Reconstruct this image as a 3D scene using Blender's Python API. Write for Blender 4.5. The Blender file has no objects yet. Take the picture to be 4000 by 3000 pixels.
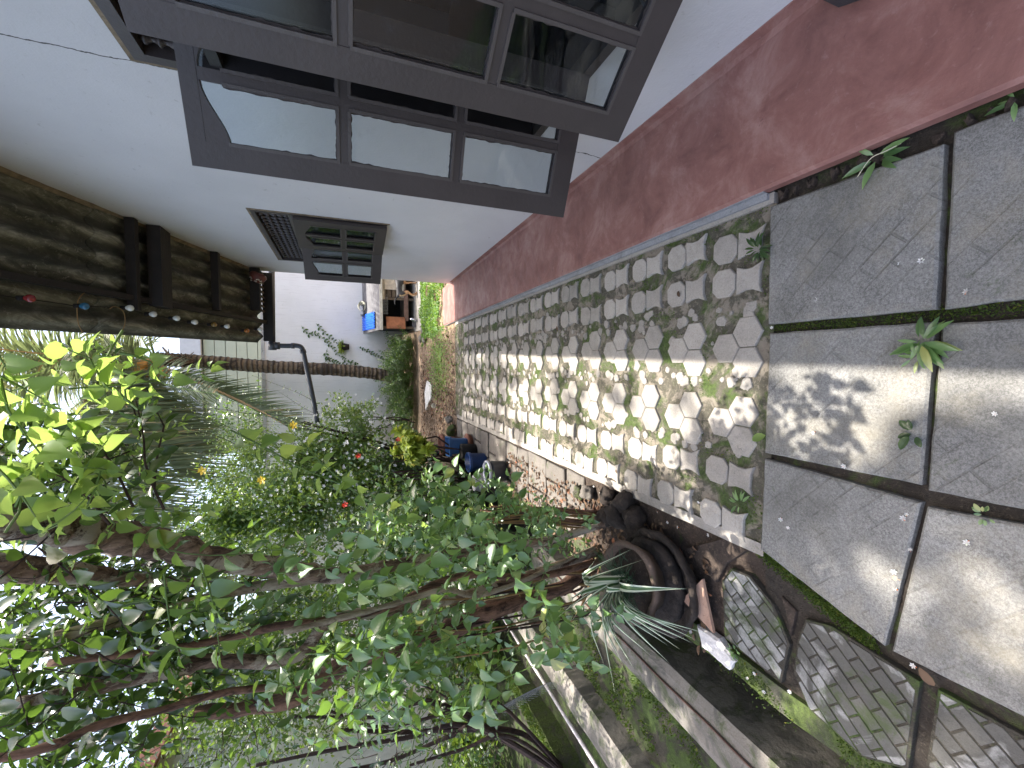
import bpy, bmesh, math, random
import numpy as np
from mathutils import Vector, Matrix, noise as mnoise

S = bpy.context.scene
COL = S.collection

# ------------------------------------------------------------------ camera
FPX = 1650.0                      # focal length in pixels of the 4000 px wide photograph
EYE = np.array([0.0, 0.0, 1.6])

def _ray(p):
    return np.array([(p[0] - 2000.0) / FPX, -(p[1] - 1500.0) / FPX, -1.0])
def _n(v):
    v = np.asarray(v, float)
    return v / np.linalg.norm(v)
UPc = -_n(_ray((6198, 1411)))
FWc = _ray((1350, 1434))
FWc = _n(FWc - UPc * FWc.dot(UPc))
RTc = np.cross(FWc, UPc)
cam = bpy.data.cameras.new("camera")
cam.sensor_fit = 'HORIZONTAL'
cam.sensor_width = 36.0
cam.lens = FPX / 4000.0 * 36.0
cam.clip_start = 0.02
cam.clip_end = 600.0
camo = bpy.data.objects.new("camera", cam)
COL.objects.link(camo)
M = Matrix(((RTc[0], RTc[1], RTc[2], EYE[0]), (FWc[0], FWc[1], FWc[2], EYE[1]), (UPc[0], UPc[1], UPc[2], EYE[2]), (0, 0, 0, 1)))
camo.matrix_world = M
S.camera = camo

# ------------------------------------------------------------------ light
SUN = _n((0.05, 0.17, 1.0))        # direction towards the sun (almost overhead)
elev = math.asin(SUN[2])
azim = math.atan2(SUN[0], SUN[1])
w = bpy.data.worlds.new("World")
S.world = w
w.use_nodes = True
nt = w.node_tree
nt.nodes.clear()
out = nt.nodes.new("ShaderNodeOutputWorld")
bg = nt.nodes.new("ShaderNodeBackground")
sky = nt.nodes.new("ShaderNodeTexSky")
sky.sky_type = 'NISHITA'
sky.sun_disc = False
sky.sun_elevation = elev
sky.sun_rotation = azim
sky.air_density = 1.0
sky.dust_density = 6.0
sky.ozone_density = 1.0
nt.links.new(sky.outputs[0], bg.inputs[0])
bg.inputs[1].default_value = 0.15
nt.links.new(bg.outputs[0], out.inputs[0])
sl = bpy.data.lights.new("sun", 'SUN')
sl.energy = 3.1
sl.angle = math.radians(0.53)
sl.color = (1.0, 0.95, 0.86)
so = bpy.data.objects.new("sun", sl)
so.rotation_euler = Vector(SUN).to_track_quat('Z', 'Y').to_euler()
so.location = (0, 0, 20)
COL.objects.link(so)
S.view_settings.view_transform = 'Standard'
S.view_settings.look = 'None'
S.view_settings.gamma = 1.0
S.view_settings.use_curve_mapping = False
S.view_settings.exposure = 1.95
S.render.engine = 'CYCLES'
S.cycles.max_bounces = 8
S.cycles.diffuse_bounces = 4
S.cycles.glossy_bounces = 3
S.cycles.transmission_bounces = 4
S.cycles.transparent_max_bounces = 12
S.cycles.caustics_reflective = False
S.cycles.caustics_refractive = False

# ------------------------------------------------------------------ surveying: from a bearing read in the photograph to a place
def Wd(p):
    r = _ray(p)
    return np.array([r.dot(RTc), r.dot(FWc), r.dot(UPc)])
def gz(p, z=0.0):
    v = Wd(p); return v * ((z - 1.6) / v[2]) + EYE
def atY(p, Y):
    v = Wd(p); return v * (Y / v[1]) + EYE
def F3(x, y): return (.6329 * x, 1950 + .6329 * y)
def F4(x, y): return (1300 + .6329 * x, 1950 + .6329 * y)
def F1(x, y): return (.6329 * x, 950 + .6329 * y)
def F5(x, y): return (2600 + .6329 * x, 1950 + .6329 * y)
def P2(x, y): return (x * 1.80832, y * 1.80832)

# ------------------------------------------------------------------ materials
MATS = {}
def new_mat(name):
    m = bpy.data.materials.new(name)
    m.use_nodes = True
    t = m.node_tree
    b = t.nodes["Principled BSDF"]
    MATS[name] = m
    return m, t, b
def tex_coord(t, scale=None, rot=None, obj=True):
    tc = t.nodes.new("ShaderNodeTexCoord")
    mp = t.nodes.new("ShaderNodeMapping")
    t.links.new(tc.outputs["Object" if obj else "Generated"], mp.inputs[0])
    if scale: mp.inputs["Scale"].default_value = scale
    if rot: mp.inputs["Rotation"].default_value = rot
    return mp.outputs[0]
def world_coord(t, scale=None, rot=None):
    g = t.nodes.new("ShaderNodeNewGeometry")
    mp = t.nodes.new("ShaderNodeMapping")
    t.links.new(g.outputs["Position"], mp.inputs[0])
    if scale: mp.inputs["Scale"].default_value = scale
    if rot: mp.inputs["Rotation"].default_value = rot
    return mp.outputs[0]
def nz(t, co, scale, detail=5, rough=.6, dist=0.0):
    n = t.nodes.new("ShaderNodeTexNoise")
    n.inputs["Scale"].default_value = scale
    n.inputs["Detail"].default_value = detail
    n.inputs["Roughness"].default_value = rough
    n.inputs["Distortion"].default_value = dist
    t.links.new(co, n.inputs["Vector"])
    return n.outputs["Fac"]
def ramp(t, fac, stops):
    r = t.nodes.new("ShaderNodeValToRGB")
    e = r.color_ramp.elements
    while len(e) < len(stops): e.new(0.5)
    for i, (p, c) in enumerate(stops):
        e[i].position = p
        e[i].color = (c[0], c[1], c[2], 1) if hasattr(c, '__len__') else (c, c, c, 1)
    t.links.new(fac, r.inputs[0])
    return r.outputs[0]
def mixc(t, fac, a, b, mode='MIX'):
    m = t.nodes.new("ShaderNodeMix")
    m.data_type = 'RGBA'; m.blend_type = mode
    for sock, v in ((m.inputs[0], fac), (m.inputs[6], a), (m.inputs[7], b)):
        if hasattr(v, 'links'): t.links.new(v, sock)
        elif hasattr(v, '__len__'): sock.default_value = (v[0], v[1], v[2], 1)
        else: sock.default_value = v
    return m.outputs[2]
def mth(t, op, a, b=None, c=None):
    m = t.nodes.new("ShaderNodeMath"); m.operation = op
    for i, v in enumerate((a, b, c)):
        if v is None: continue
        if hasattr(v, 'links'): t.links.new(v, m.inputs[i])
        else: m.inputs[i].default_value = v
    return m.outputs[0]
def bump(t, b, h, dist=.01, strength=1.0, prev=None):
    n = t.nodes.new("ShaderNodeBump")
    n.inputs["Distance"].default_value = dist
    n.inputs["Strength"].default_value = strength
    t.links.new(h, n.inputs["Height"])
    if prev is not None: t.links.new(prev, n.inputs["Normal"])
    t.links.new(n.outputs[0], b.inputs["Normal"])
    return n.outputs[0]

def m_plain(name, c, rough=.6, metal=0, var=.25, scale=12, bmp=.002, spec=.5, bscale=60):
    m, t, b = new_mat(name)
    co = world_coord(t)
    n = nz(t, co, scale)
    c1 = [x * (1 - var) for x in c]; c2 = [min(1, x * (1 + var)) for x in c]
    t.links.new(ramp(t, n, [(.3, c1), (.7, c2)]), b.inputs["Base Color"])
    b.inputs["Roughness"].default_value = rough
    b.inputs["Metallic"].default_value = metal
    b.inputs["Specular IOR Level"].default_value = spec
    if bmp: bump(t, b, nz(t, co, bscale), bmp)
    return m

def m_wall(name, c, low=None, rustic=.004):
    """painted plaster: trowel relief, small pits and stains, grime towards the base, hairline crack at y = 2.25"""
    m, t, b = new_mat(name)
    co = world_coord(t)
    sep = t.nodes.new("ShaderNodeSeparateXYZ"); t.links.new(co, sep.inputs[0])
    big = nz(t, co, 1.3, 4, .55)
    base = mixc(t, ramp(t, big, [(.35, 0), (.7, 1)]), c, [x * .9 for x in c])
    spots = ramp(t, nz(t, world_coord(t, (1, 1, 1.6)), 14, 6, .72, .4), [(.62, 0), (.70, 1)])
    base = mixc(t, mth(t, 'MULTIPLY', spots, .38), base, (.33, .31, .28))
    if low is not None:
        hgt = mth(t, 'ADD', sep.outputs[2], mth(t, 'MULTIPLY', nz(t, co, 5, 5, .7), -.5))
        g = ramp(t, hgt, [(.0, 1), (low, 0)])
        base = mixc(t, mth(t, 'MULTIPLY', g, .85), base, (.34, .27, .21))
        streak = ramp(t, nz(t, world_coord(t, (5, 5, .35)), 6, 5, .7), [(.54, 0), (.72, 1)])
        base = mixc(t, mth(t, 'MULTIPLY', streak, .32), base, (.42, .41, .40))
    else:
        wob = mth(t, 'MULTIPLY', mth(t, 'SUBTRACT', nz(t, co, 3, 5, .7), .5), .09)
        d = mth(t, 'ABSOLUTE', mth(t, 'SUBTRACT', mth(t, 'ADD', sep.outputs[1], wob), 2.27))
        crack = mth(t, 'LESS_THAN', d, .0035)
        base = mixc(t, crack, base, (.05, .045, .04))
    t.links.new(base, b.inputs["Base Color"])
    b.inputs["Roughness"].default_value = .55
    h = mth(t, 'ADD', mth(t, 'MULTIPLY', nz(t, co, 8, 4, .6), 1.5), mth(t, 'MULTIPLY', nz(t, co, 90, 4, .6), .5))
    bump(t, b, h, rustic, .55)
    return m

def m_slab(name, c1, c2, moss=.0, wet=0.0, herring=False, grain=.6, dark=(.09, .085, .075)):
    m, t, b = new_mat(name)
    co = world_coord(t)
    oi = t.nodes.new("ShaderNodeObjectInfo")
    n1 = nz(t, co, 7, 6, .65)
    base = ramp(t, n1, [(.28, c1), (.72, c2)])
    g = mth(t, 'ADD', mth(t, 'MULTIPLY', nz(t, co, 130, 4, .8), .6), mth(t, 'MULTIPLY', nz(t, co, 330, 2, .7), .4))
    speck = ramp(t, g, [(.42, 0), (.58, 1)])
    base = mixc(t, mth(t, 'MULTIPLY', speck, grain), base, [min(.8, x * 1.75) for x in c2])
    pit = ramp(t, nz(t, co, 95, 3, .7, .3), [(.30, 1), (.40, 0)])
    base = mixc(t, mth(t, 'MULTIPLY', pit, .6), base, dark)
    st = ramp(t, nz(t, co, 3.2, 6, .7, .8), [(.52, 0), (.66, 1)])
    base = mixc(t, mth(t, 'MULTIPLY', st, .45), base, dark)
    if wet:
        wm = ramp(t, nz(t, co, 4.2, 6, .6, .9), [(.60 - wet * .25, 0), (.66 - wet * .25, 1)])
        base = mixc(t, mth(t, 'MULTIPLY', wm, .82), base, dark)
    if moss:
        mm = ramp(t, nz(t, co, 5.5, 7, .75, .5), [(.62 - moss * .2, 0), (.72 - moss * .2, 1)])
        base = mixc(t, mth(t, 'MULTIPLY', mm, .8), base, (.055, .075, .022))
    tone = mth(t, 'ADD', mth(t, 'MULTIPLY', oi.outputs["Random"], .3), .85)
    mul = t.nodes.new("ShaderNodeVectorMath"); mul.operation = 'SCALE'
    t.links.new(base, mul.inputs[0]); t.links.new(tone, mul.inputs["Scale"])
    base = mul.outputs[0]
    h = mth(t, 'ADD', mth(t, 'MULTIPLY', g, .5), mth(t, 'MULTIPLY', nz(t, co, 30, 4, .65), 1.2))
    if herring:
        br = t.nodes.new("ShaderNodeTexBrick")
        br.inputs["Scale"].default_value = 1.0
        br.inputs["Brick Width"].default_value = .125
        br.inputs["Row Height"].default_value = .062
        br.inputs["Mortar Size"].default_value = .005
        br.inputs["Mortar Smooth"].default_value = .6
        mp = world_coord(t, None, (0, 0, math.radians(43)))
        t.links.new(mp, br.inputs["Vector"])
        line = mth(t, 'MULTIPLY', br.outputs["Fac"], ramp(t, nz(t, co, 4, 4, .65), [(.46, 0), (.62, 1)]))
        base = mixc(t, mth(t, 'MULTIPLY', line, .42), base, dark)
        gr = ramp(t, nz(t, co, 2.4, 6, .7, .4), [(.42, 0), (.62, 1)])
        base = mixc(t, mth(t, 'MULTIPLY', gr, .38), base, (.085, .08, .065))
        yl = ramp(t, nz(t, world_coord(t, (1, 1, 1), (.5, .2, 1)), 2.9, 5, .7), [(.5, 0), (.66, 1)])
        base = mixc(t, mth(t, 'MULTIPLY', yl, .35), base, (.30, .26, .18))
        h = mth(t, 'SUBTRACT', h, mth(t, 'MULTIPLY', line, .8))
    t.links.new(base, b.inputs["Base Color"])
    b.inputs["Roughness"].default_value = .85
    bump(t, b, h, .004, .8)
    return m

def m_soil(name, c1, c2, moss_c=(.06, .095, .018), lo=.5, hi=.6, mscale=5.0, light=None):
    m, t, b = new_mat(name)
    co = world_coord(t)
    base = ramp(t, nz(t, co, 18, 7, .75), [(.3, c1), (.7, c2)])
    sp = ramp(t, nz(t, co, 75, 4, .7), [(.55, 0), (.66, 1)])
    base = mixc(t, mth(t, 'MULTIPLY', sp, .6), base, [min(.6, x * 1.9) for x in c2])
    if light is not None:
        lm = ramp(t, nz(t, world_coord(t, None, (.3, .1, .7)), 9, 5, .65, .6), [(.50, 0), (.56, 1)])
        base = mixc(t, mth(t, 'MULTIPLY', lm, .85), base, light)
    mm = ramp(t, nz(t, co, mscale, 8, .72, .6), [(lo, 0), (hi, 1)])
    gv = ramp(t, nz(t, co, 60, 4, .7), [(.3, [x * .5 for x in moss_c]), (.7, [x * 1.5 for x in moss_c])])
    base = mixc(t, mth(t, 'MULTIPLY', mm, .92), base, gv)
    t.links.new(base, b.inputs["Base Color"])
    b.inputs["Roughness"].default_value = .95
    h = mth(t, 'ADD', mth(t, 'MULTIPLY', nz(t, co, 55, 6, .75), 1.0), mth(t, 'MULTIPLY', nz(t, co, 220, 3, .7), .3))
    bump(t, b, h, .012, .9)
    return m

def m_leaf(name, c1, c2, trans, rough=.38, amt=.42, spec=.5, vein=True):  # noqa
    m, t, b = new_mat(name)
    geo = t.nodes.new("ShaderNodeNewGeometry")
    oi = t.nodes.new("ShaderNodeObjectInfo")
    r = mth(t, 'FRACT', mth(t, 'ADD', geo.outputs["Random Per Island"], mth(t, 'MULTIPLY', oi.outputs["Random"], 7.31)))
    mid = [(a + q) / 2 for a, q in zip(c1, c2)]
    base = ramp(t, r, [(.0, c1), (.45, mid), (.9, c2), (1., [min(1, c2[0] * 2.2), c2[1] * 1.25, c2[2]])])
    nn = nz(t, world_coord(t), 40, 3, .6)
    base = mixc(t, mth(t, 'MULTIPLY', nn, .35), base, [x * .55 for x in c1])
    t.links.new(base, b.inputs["Base Color"])
    b.inputs["Roughness"].default_value = rough
    b.inputs["Specular IOR Level"].default_value = spec
    tr = t.nodes.new("ShaderNodeBsdfTranslucent")
    tcol = ramp(t, r, [(.0, [x * .75 for x in trans]), (1., trans)])
    t.links.new(tcol, tr.inputs[0])
    mx = t.nodes.new("ShaderNodeMixShader")
    mx.inputs[0].default_value = amt
    t.links.new(b.outputs[0], mx.inputs[1]); t.links.new(tr.outputs[0], mx.inputs[2])
    t.links.new(mx.outputs[0], t.nodes["Material Output"].inputs[0])
    return m

def m_bark(name, c1, c2, zs=.25, scale=26, patch=None):
    m, t, b = new_mat(name)
    co = world_coord(t, (1, 1, zs))
    n = nz(t, co, scale, 7, .75, .8)
    base = ramp(t, n, [(.40, c1), (.60, c2)])
    if patch is not None:
        pm = ramp(t, nz(t, world_coord(t, (1, 1, .6)), 8, 6, .75, .8), [(.50, 0), (.55, 1)])
        base = mixc(t, mth(t, 'MULTIPLY', pm, .75), base, patch)
    t.links.new(base, b.inputs["Base Color"])
    b.inputs["Roughness"].default_value = .9
    bump(t, b, n, .014, 1.0)
    return m

WHITE = m_wall("white_plaster", (.70, .685, .685))
WHITE_FAR = m_wall("far_wall_plaster", (.87, .865, .89), low=.85, rustic=.006)
def make_red():
    m, t, b = new_mat("red_cement")
    co = world_coord(t)
    base = ramp(t, nz(t, co, 4.5, 7, .7, .5), [(.30, (.17, .072, .060)), (.5, (.26, .118, .098)), (.74, (.39, .235, .20))])
    blot = ramp(t, nz(t, co, 30, 5, .75, .3), [(.58, 0), (.7, 1)])
    base = mixc(t, mth(t, 'MULTIPLY', blot, .35), base, (.40, .24, .22))
    dk = ramp(t, nz(t, co, 11, 5, .7, .8), [(.66, 0), (.72, 1)])
    base = mixc(t, mth(t, 'MULTIPLY', dk, .6), base, (.10, .035, .035))
    t.links.new(base, b.inputs["Base Color"])
    t.links.new(ramp(t, nz(t, co, 8, 4, .6), [(.3, .38), (.7, .68)]), b.inputs["Roughness"])
    bump(t, b, nz(t, co, 45, 5, .7), .003, .6)
    return m
RED = make_red()
GREYC = m_slab("grey_cement", (.20, .205, .215), (.31, .31, .32), grain=.2)
SLAB = m_slab("aggregate_slab", (.095, .092, .087), (.185, .180, .170), moss=.03, herring=True, grain=.75)
PAVER = m_slab("concrete_paver", (.26, .235, .205), (.36, .33, .295), moss=.0, grain=.25, dark=(.17, .155, .13))
OLDP = m_slab("worn_paver", (.15, .145, .135), (.30, .295, .285), moss=.5, wet=.62, grain=.25, dark=(.05, .046, .038))
FLAG = m_slab("flagstone", (.085, .074, .064), (.16, .142, .125), moss=.3, grain=.3, dark=(.06, .055, .05))
BED = m_soil("mossy_joint_bed", (.065, .060, .042), (.14, .125, .095), lo=.49, hi=.59, mscale=4.5, light=(.29, .25, .20))
SOIL = m_soil("dark_soil", (.028, .02, .015), (.085, .06, .045), lo=.62, hi=.72)
LITTER = m_soil("sunny_dirt", (.13, .08, .05), (.36, .26, .18), moss_c=(.09, .12, .03), lo=.62, hi=.72)
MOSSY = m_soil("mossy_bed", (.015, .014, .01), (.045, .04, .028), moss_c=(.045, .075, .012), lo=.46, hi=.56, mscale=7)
DRAINM = m_soil("wet_drain", (.009, .008, .007), (.022, .02, .017), lo=.72, hi=.8)
MOSSEDGE = m_soil("moss_edge", (.05, .05, .035), (.10, .095, .07), moss_c=(.07, .10, .02), lo=.40, hi=.52)
OLDCON = m_slab("old_concrete", (.12, .105, .09), (.22, .20, .175), moss=.6, wet=.34, grain=.2)
DARKPAINT = m_plain("grey_brown_paint", (.058, .047, .044), .42, var=.12, scale=5, bmp=.0012)
BEADM = m_plain("glazing_bead_paint", (.085, .073, .068), .35, var=.1)
DARKWOOD = m_plain("dark_timber", (.012, .0085, .007), .75, var=.4, scale=9, bmp=.004, bscale=30)
PVC = m_plain("grey_pvc", (.04, .045, .055), .42, var=.15)
ASB = None
def make_roofmat():
    m, t, b = new_mat("fibre_cement_underside")
    co = world_coord(t, (1, .10, 1))
    base = ramp(t, nz(t, co, 9, 6, .7, .6), [(.36, (.045, .047, .034)), (.52, (.14, .138, .10)), (.66, (.34, .33, .26))])
    sp = ramp(t, nz(t, world_coord(t), 28, 5, .75), [(.56, 0), (.64, 1)])
    base = mixc(t, mth(t, 'MULTIPLY', sp, .55), base, (.33, .31, .26))
    t.links.new(base, b.inputs["Base Color"])
    # rib shade painted into the colour, darkest on the corrugations' crests, 178 mm apart
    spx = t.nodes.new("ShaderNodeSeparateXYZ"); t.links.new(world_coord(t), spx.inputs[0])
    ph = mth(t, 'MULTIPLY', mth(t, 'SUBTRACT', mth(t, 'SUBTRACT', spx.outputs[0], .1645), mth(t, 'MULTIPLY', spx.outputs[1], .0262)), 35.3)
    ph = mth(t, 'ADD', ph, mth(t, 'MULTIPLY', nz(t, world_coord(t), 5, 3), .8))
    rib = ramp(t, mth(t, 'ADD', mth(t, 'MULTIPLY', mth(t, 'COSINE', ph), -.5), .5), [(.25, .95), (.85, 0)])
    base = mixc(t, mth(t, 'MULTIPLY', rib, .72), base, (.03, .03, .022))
    t.links.new(base, b.inputs["Base Color"])
    b.inputs["Roughness"].default_value = .9
    bump(t, b, nz(t, world_coord(t), 30, 4), .004, .5)
    return m
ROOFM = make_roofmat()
MORTAR = m_plain("flashing_mortar", (.22, .17, .11), .9, var=.4, scale=20, bmp=.01, bscale=25)
TERRA = m_plain("terracotta", (.20, .085, .055), .8, var=.35, scale=25, bmp=.003)
DARKPOT = m_plain("old_cement_pot", (.034, .025, .020), .95, var=.55, scale=18, bmp=.012, bscale=45)
BLUE1 = m_plain("blue_plastic", (.035, .11, .28), .35, var=.15)
BLUE2 = m_plain("deep_blue_plastic", (.016, .05, .17), .35, var=.15)
BLACKB = m_plain("blueblack_plastic", (.02, .024, .035), .3, var=.2)
BRIGHTBLUE = m_plain("bright_blue_sheet", (.015, .13, .72), .35, var=.08)
OLDWOOD = m_plain("weathered_board", (.115, .112, .12), .8, var=.25, scale=6, bmp=.004, bscale=18)
KSIDE = m_plain("kennel_plank", (.16, .12, .085), .85, var=.4, scale=9, bmp=.004)
RUSTD = m_plain("rusty_orange_board", (.33, .12, .05), .65, var=.45, scale=7, bmp=.003)
BLACKM = m_plain("dark_inside", (.012, .010, .009), .9)
WIREM = m_plain("galvanised_wire", (.35, .36, .38), .4, metal=.7, var=.1)
PINKW = m_plain("white_pipe_paint", (.72, .66, .66), .5, var=.2, scale=30)
BARK1 = m_bark("grey_brown_bark", (.045, .024, .015), (.30, .20, .14), patch=(.50, .43, .33))
BARK2 = m_bark("pale_stem_bark", (.20, .15, .10), (.46, .38, .28))
BARK3 = m_bark("reddish_bark", (.045, .022, .014), (.26, .14, .09))
TWIG = m_bark("dark_twig", (.025, .014, .012), (.07, .04, .033))
VSTEM = m_plain("green_vine_stem", (.12, .20, .04), .5, var=.3)
TANSTEM = m_plain("tan_dry_stem", (.26, .16, .06), .7, var=.3)
LEAF_VINE = m_leaf("vine_leaf", (.075, .165, .055), (.20, .34, .115), (.30, .50, .07), rough=.33, amt=.33, spec=1.0)
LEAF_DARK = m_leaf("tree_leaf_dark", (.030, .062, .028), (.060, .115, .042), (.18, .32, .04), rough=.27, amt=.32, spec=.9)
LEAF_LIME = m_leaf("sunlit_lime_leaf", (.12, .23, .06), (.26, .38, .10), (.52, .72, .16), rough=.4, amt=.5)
LEAF_BUSH = m_leaf("bush_leaf", (.04, .10, .025), (.15, .27, .06), (.40, .56, .09), rough=.28, amt=.34, spec=1.0)
LEAF_CHART = m_leaf("chartreuse_leaf", (.20, .28, .03), (.34, .42, .05), (.5, .6, .08), rough=.45, amt=.35)
LEAF_GRASS = m_leaf("ground_cover_leaf", (.05, .12, .02), (.12, .26, .04), (.3, .5, .06), rough=.45, amt=.35)
LEAF_MOSS = m_leaf("moss_leaf", (.04, .075, .01), (.10, .16, .02), (.18, .28, .03), rough=.7, amt=.3)
LEAF_PALM = m_leaf("palm_leaflet", (.10, .13, .07), (.24, .27, .16), (.34, .42, .16), rough=.45, amt=.25, spec=.4)
LEAF_TREE = m_leaf("background_leaf", (.025, .06, .014), (.08, .16, .035), (.25, .38, .05), rough=.4, amt=.4)
LEAF_DRY = m_leaf("dry_leaf", (.06, .032, .018), (.17, .10, .055), (.12, .07, .03), rough=.7, amt=.15)
PETALW = m_leaf("white_petal", (.75, .74, .72), (.85, .84, .82), (.8, .8, .8), rough=.5, amt=.3)
PETALY = m_leaf("yellow_petal", (.75, .50, .02), (.85, .62, .05), (.8, .6, .05), rough=.5, amt=.3)
PETALR = m_leaf("red_petal", (.50, .02, .015), (.60, .04, .02), (.6, .03, .02), rough=.5, amt=.3)
ORANGE = m_plain("orange_corolla", (.75, .18, .02), .5, var=.15)
COCO = m_plain("orange_coconut", (.62, .30, .07), .4, var=.25, scale=4)
FRONDSTEM = m_plain("tan_frond_rib", (.55, .33, .16), .5, var=.15)
def make_vari():
    m, t, b = new_mat("variegated_leaf")
    uv = t.nodes.new("ShaderNodeUVMap")
    sp = t.nodes.new("ShaderNodeSeparateXYZ")
    t.links.new(uv.outputs[0], sp.inputs[0])
    d = mth(t, 'ABSOLUTE', mth(t, 'SUBTRACT', sp.outputs[0], .5))
    c = ramp(t, d, [(.0, (.10, .17, .06)), (.10, (.05, .12, .035)), (.20, (.07, .15, .05)), (.27, (.66, .70, .52)), (1., (.74, .76, .62))])
    t.links.new(c, b.inputs["Base Color"])
    b.inputs["Roughness"].default_value = .4
    return m
VARI = make_vari()
def make_glass():
    m, t, b = new_mat("window_glass")
    gl = t.nodes.new("ShaderNodeBsdfGlossy"); gl.inputs["Roughness"].default_value = .03
    gl.inputs[0].default_value = (.9, .95, 1, 1)
    tr = t.nodes.new("ShaderNodeBsdfTransparent"); tr.inputs[0].default_value = (.80, .84, .86, 1)
    fr = t.nodes.new("ShaderNodeFresnel"); fr.inputs[0].default_value = 1.55
    n = t.nodes.new("ShaderNodeBump"); n.inputs["Distance"].default_value = .002; n.inputs["Strength"].default_value = .3
    t.links.new(nz(t, world_coord(t), 6, 2), n.inputs["Height"])
    t.links.new(n.outputs[0], gl.inputs["Normal"])
    mx = t.nodes.new("ShaderNodeMixShader")
    t.links.new(mth(t, 'ADD', mth(t, 'MULTIPLY', fr.outputs[0], .48), .003), mx.inputs[0])
    t.links.new(tr.outputs[0], mx.inputs[1]); t.links.new(gl.outputs[0], mx.inputs[2])
    df = t.nodes.new("ShaderNodeBsdfDiffuse"); df.inputs[0].default_value = (.5, .52, .55, 1)
    dirt = ramp(t, nz(t, world_coord(t), 9, 6, .75, .4), [(.60, 0), (.75, .05)])
    m2 = t.nodes.new("ShaderNodeMixShader")
    t.links.new(dirt, m2.inputs[0]); t.links.new(mx.outputs[0], m2.inputs[1]); t.links.new(df.outputs[0], m2.inputs[2])
    t.links.new(m2.outputs[0], t.nodes["Material Output"].inputs[0])
    return m
GLASS = make_glass()

# ------------------------------------------------------------------ objects
def tag(o, label=None, cat=None, group=None, kind=None):
    if label: o["label"] = label
    if cat: o["category"] = cat
    if group: o["group"] = group
    if kind: o["kind"] = kind
    return o
def empty(name, loc=(0, 0, 0), rz=0.0):
    o = bpy.data.objects.new(name, None)
    o.empty_display_size = .1
    COL.objects.link(o)
    o.matrix_world = Matrix.Translation(Vector([float(c) for c in loc])) @ Matrix.Rotation(rz, 4, 'Z')
    return o
def link(name, me, mat, parent=None, smooth=False, local=False):
    if mat is not None and len(me.materials) == 0:
        for mm in (mat if isinstance(mat, (list, tuple)) else [mat]): me.materials.append(mm)
    if smooth: me.shade_smooth()
    o = bpy.data.objects.new(name, me)
    COL.objects.link(o)
    if parent is not None:
        o.parent = parent
        if not local: o.matrix_parent_inverse = parent.matrix_world.inverted()
    return o

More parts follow.
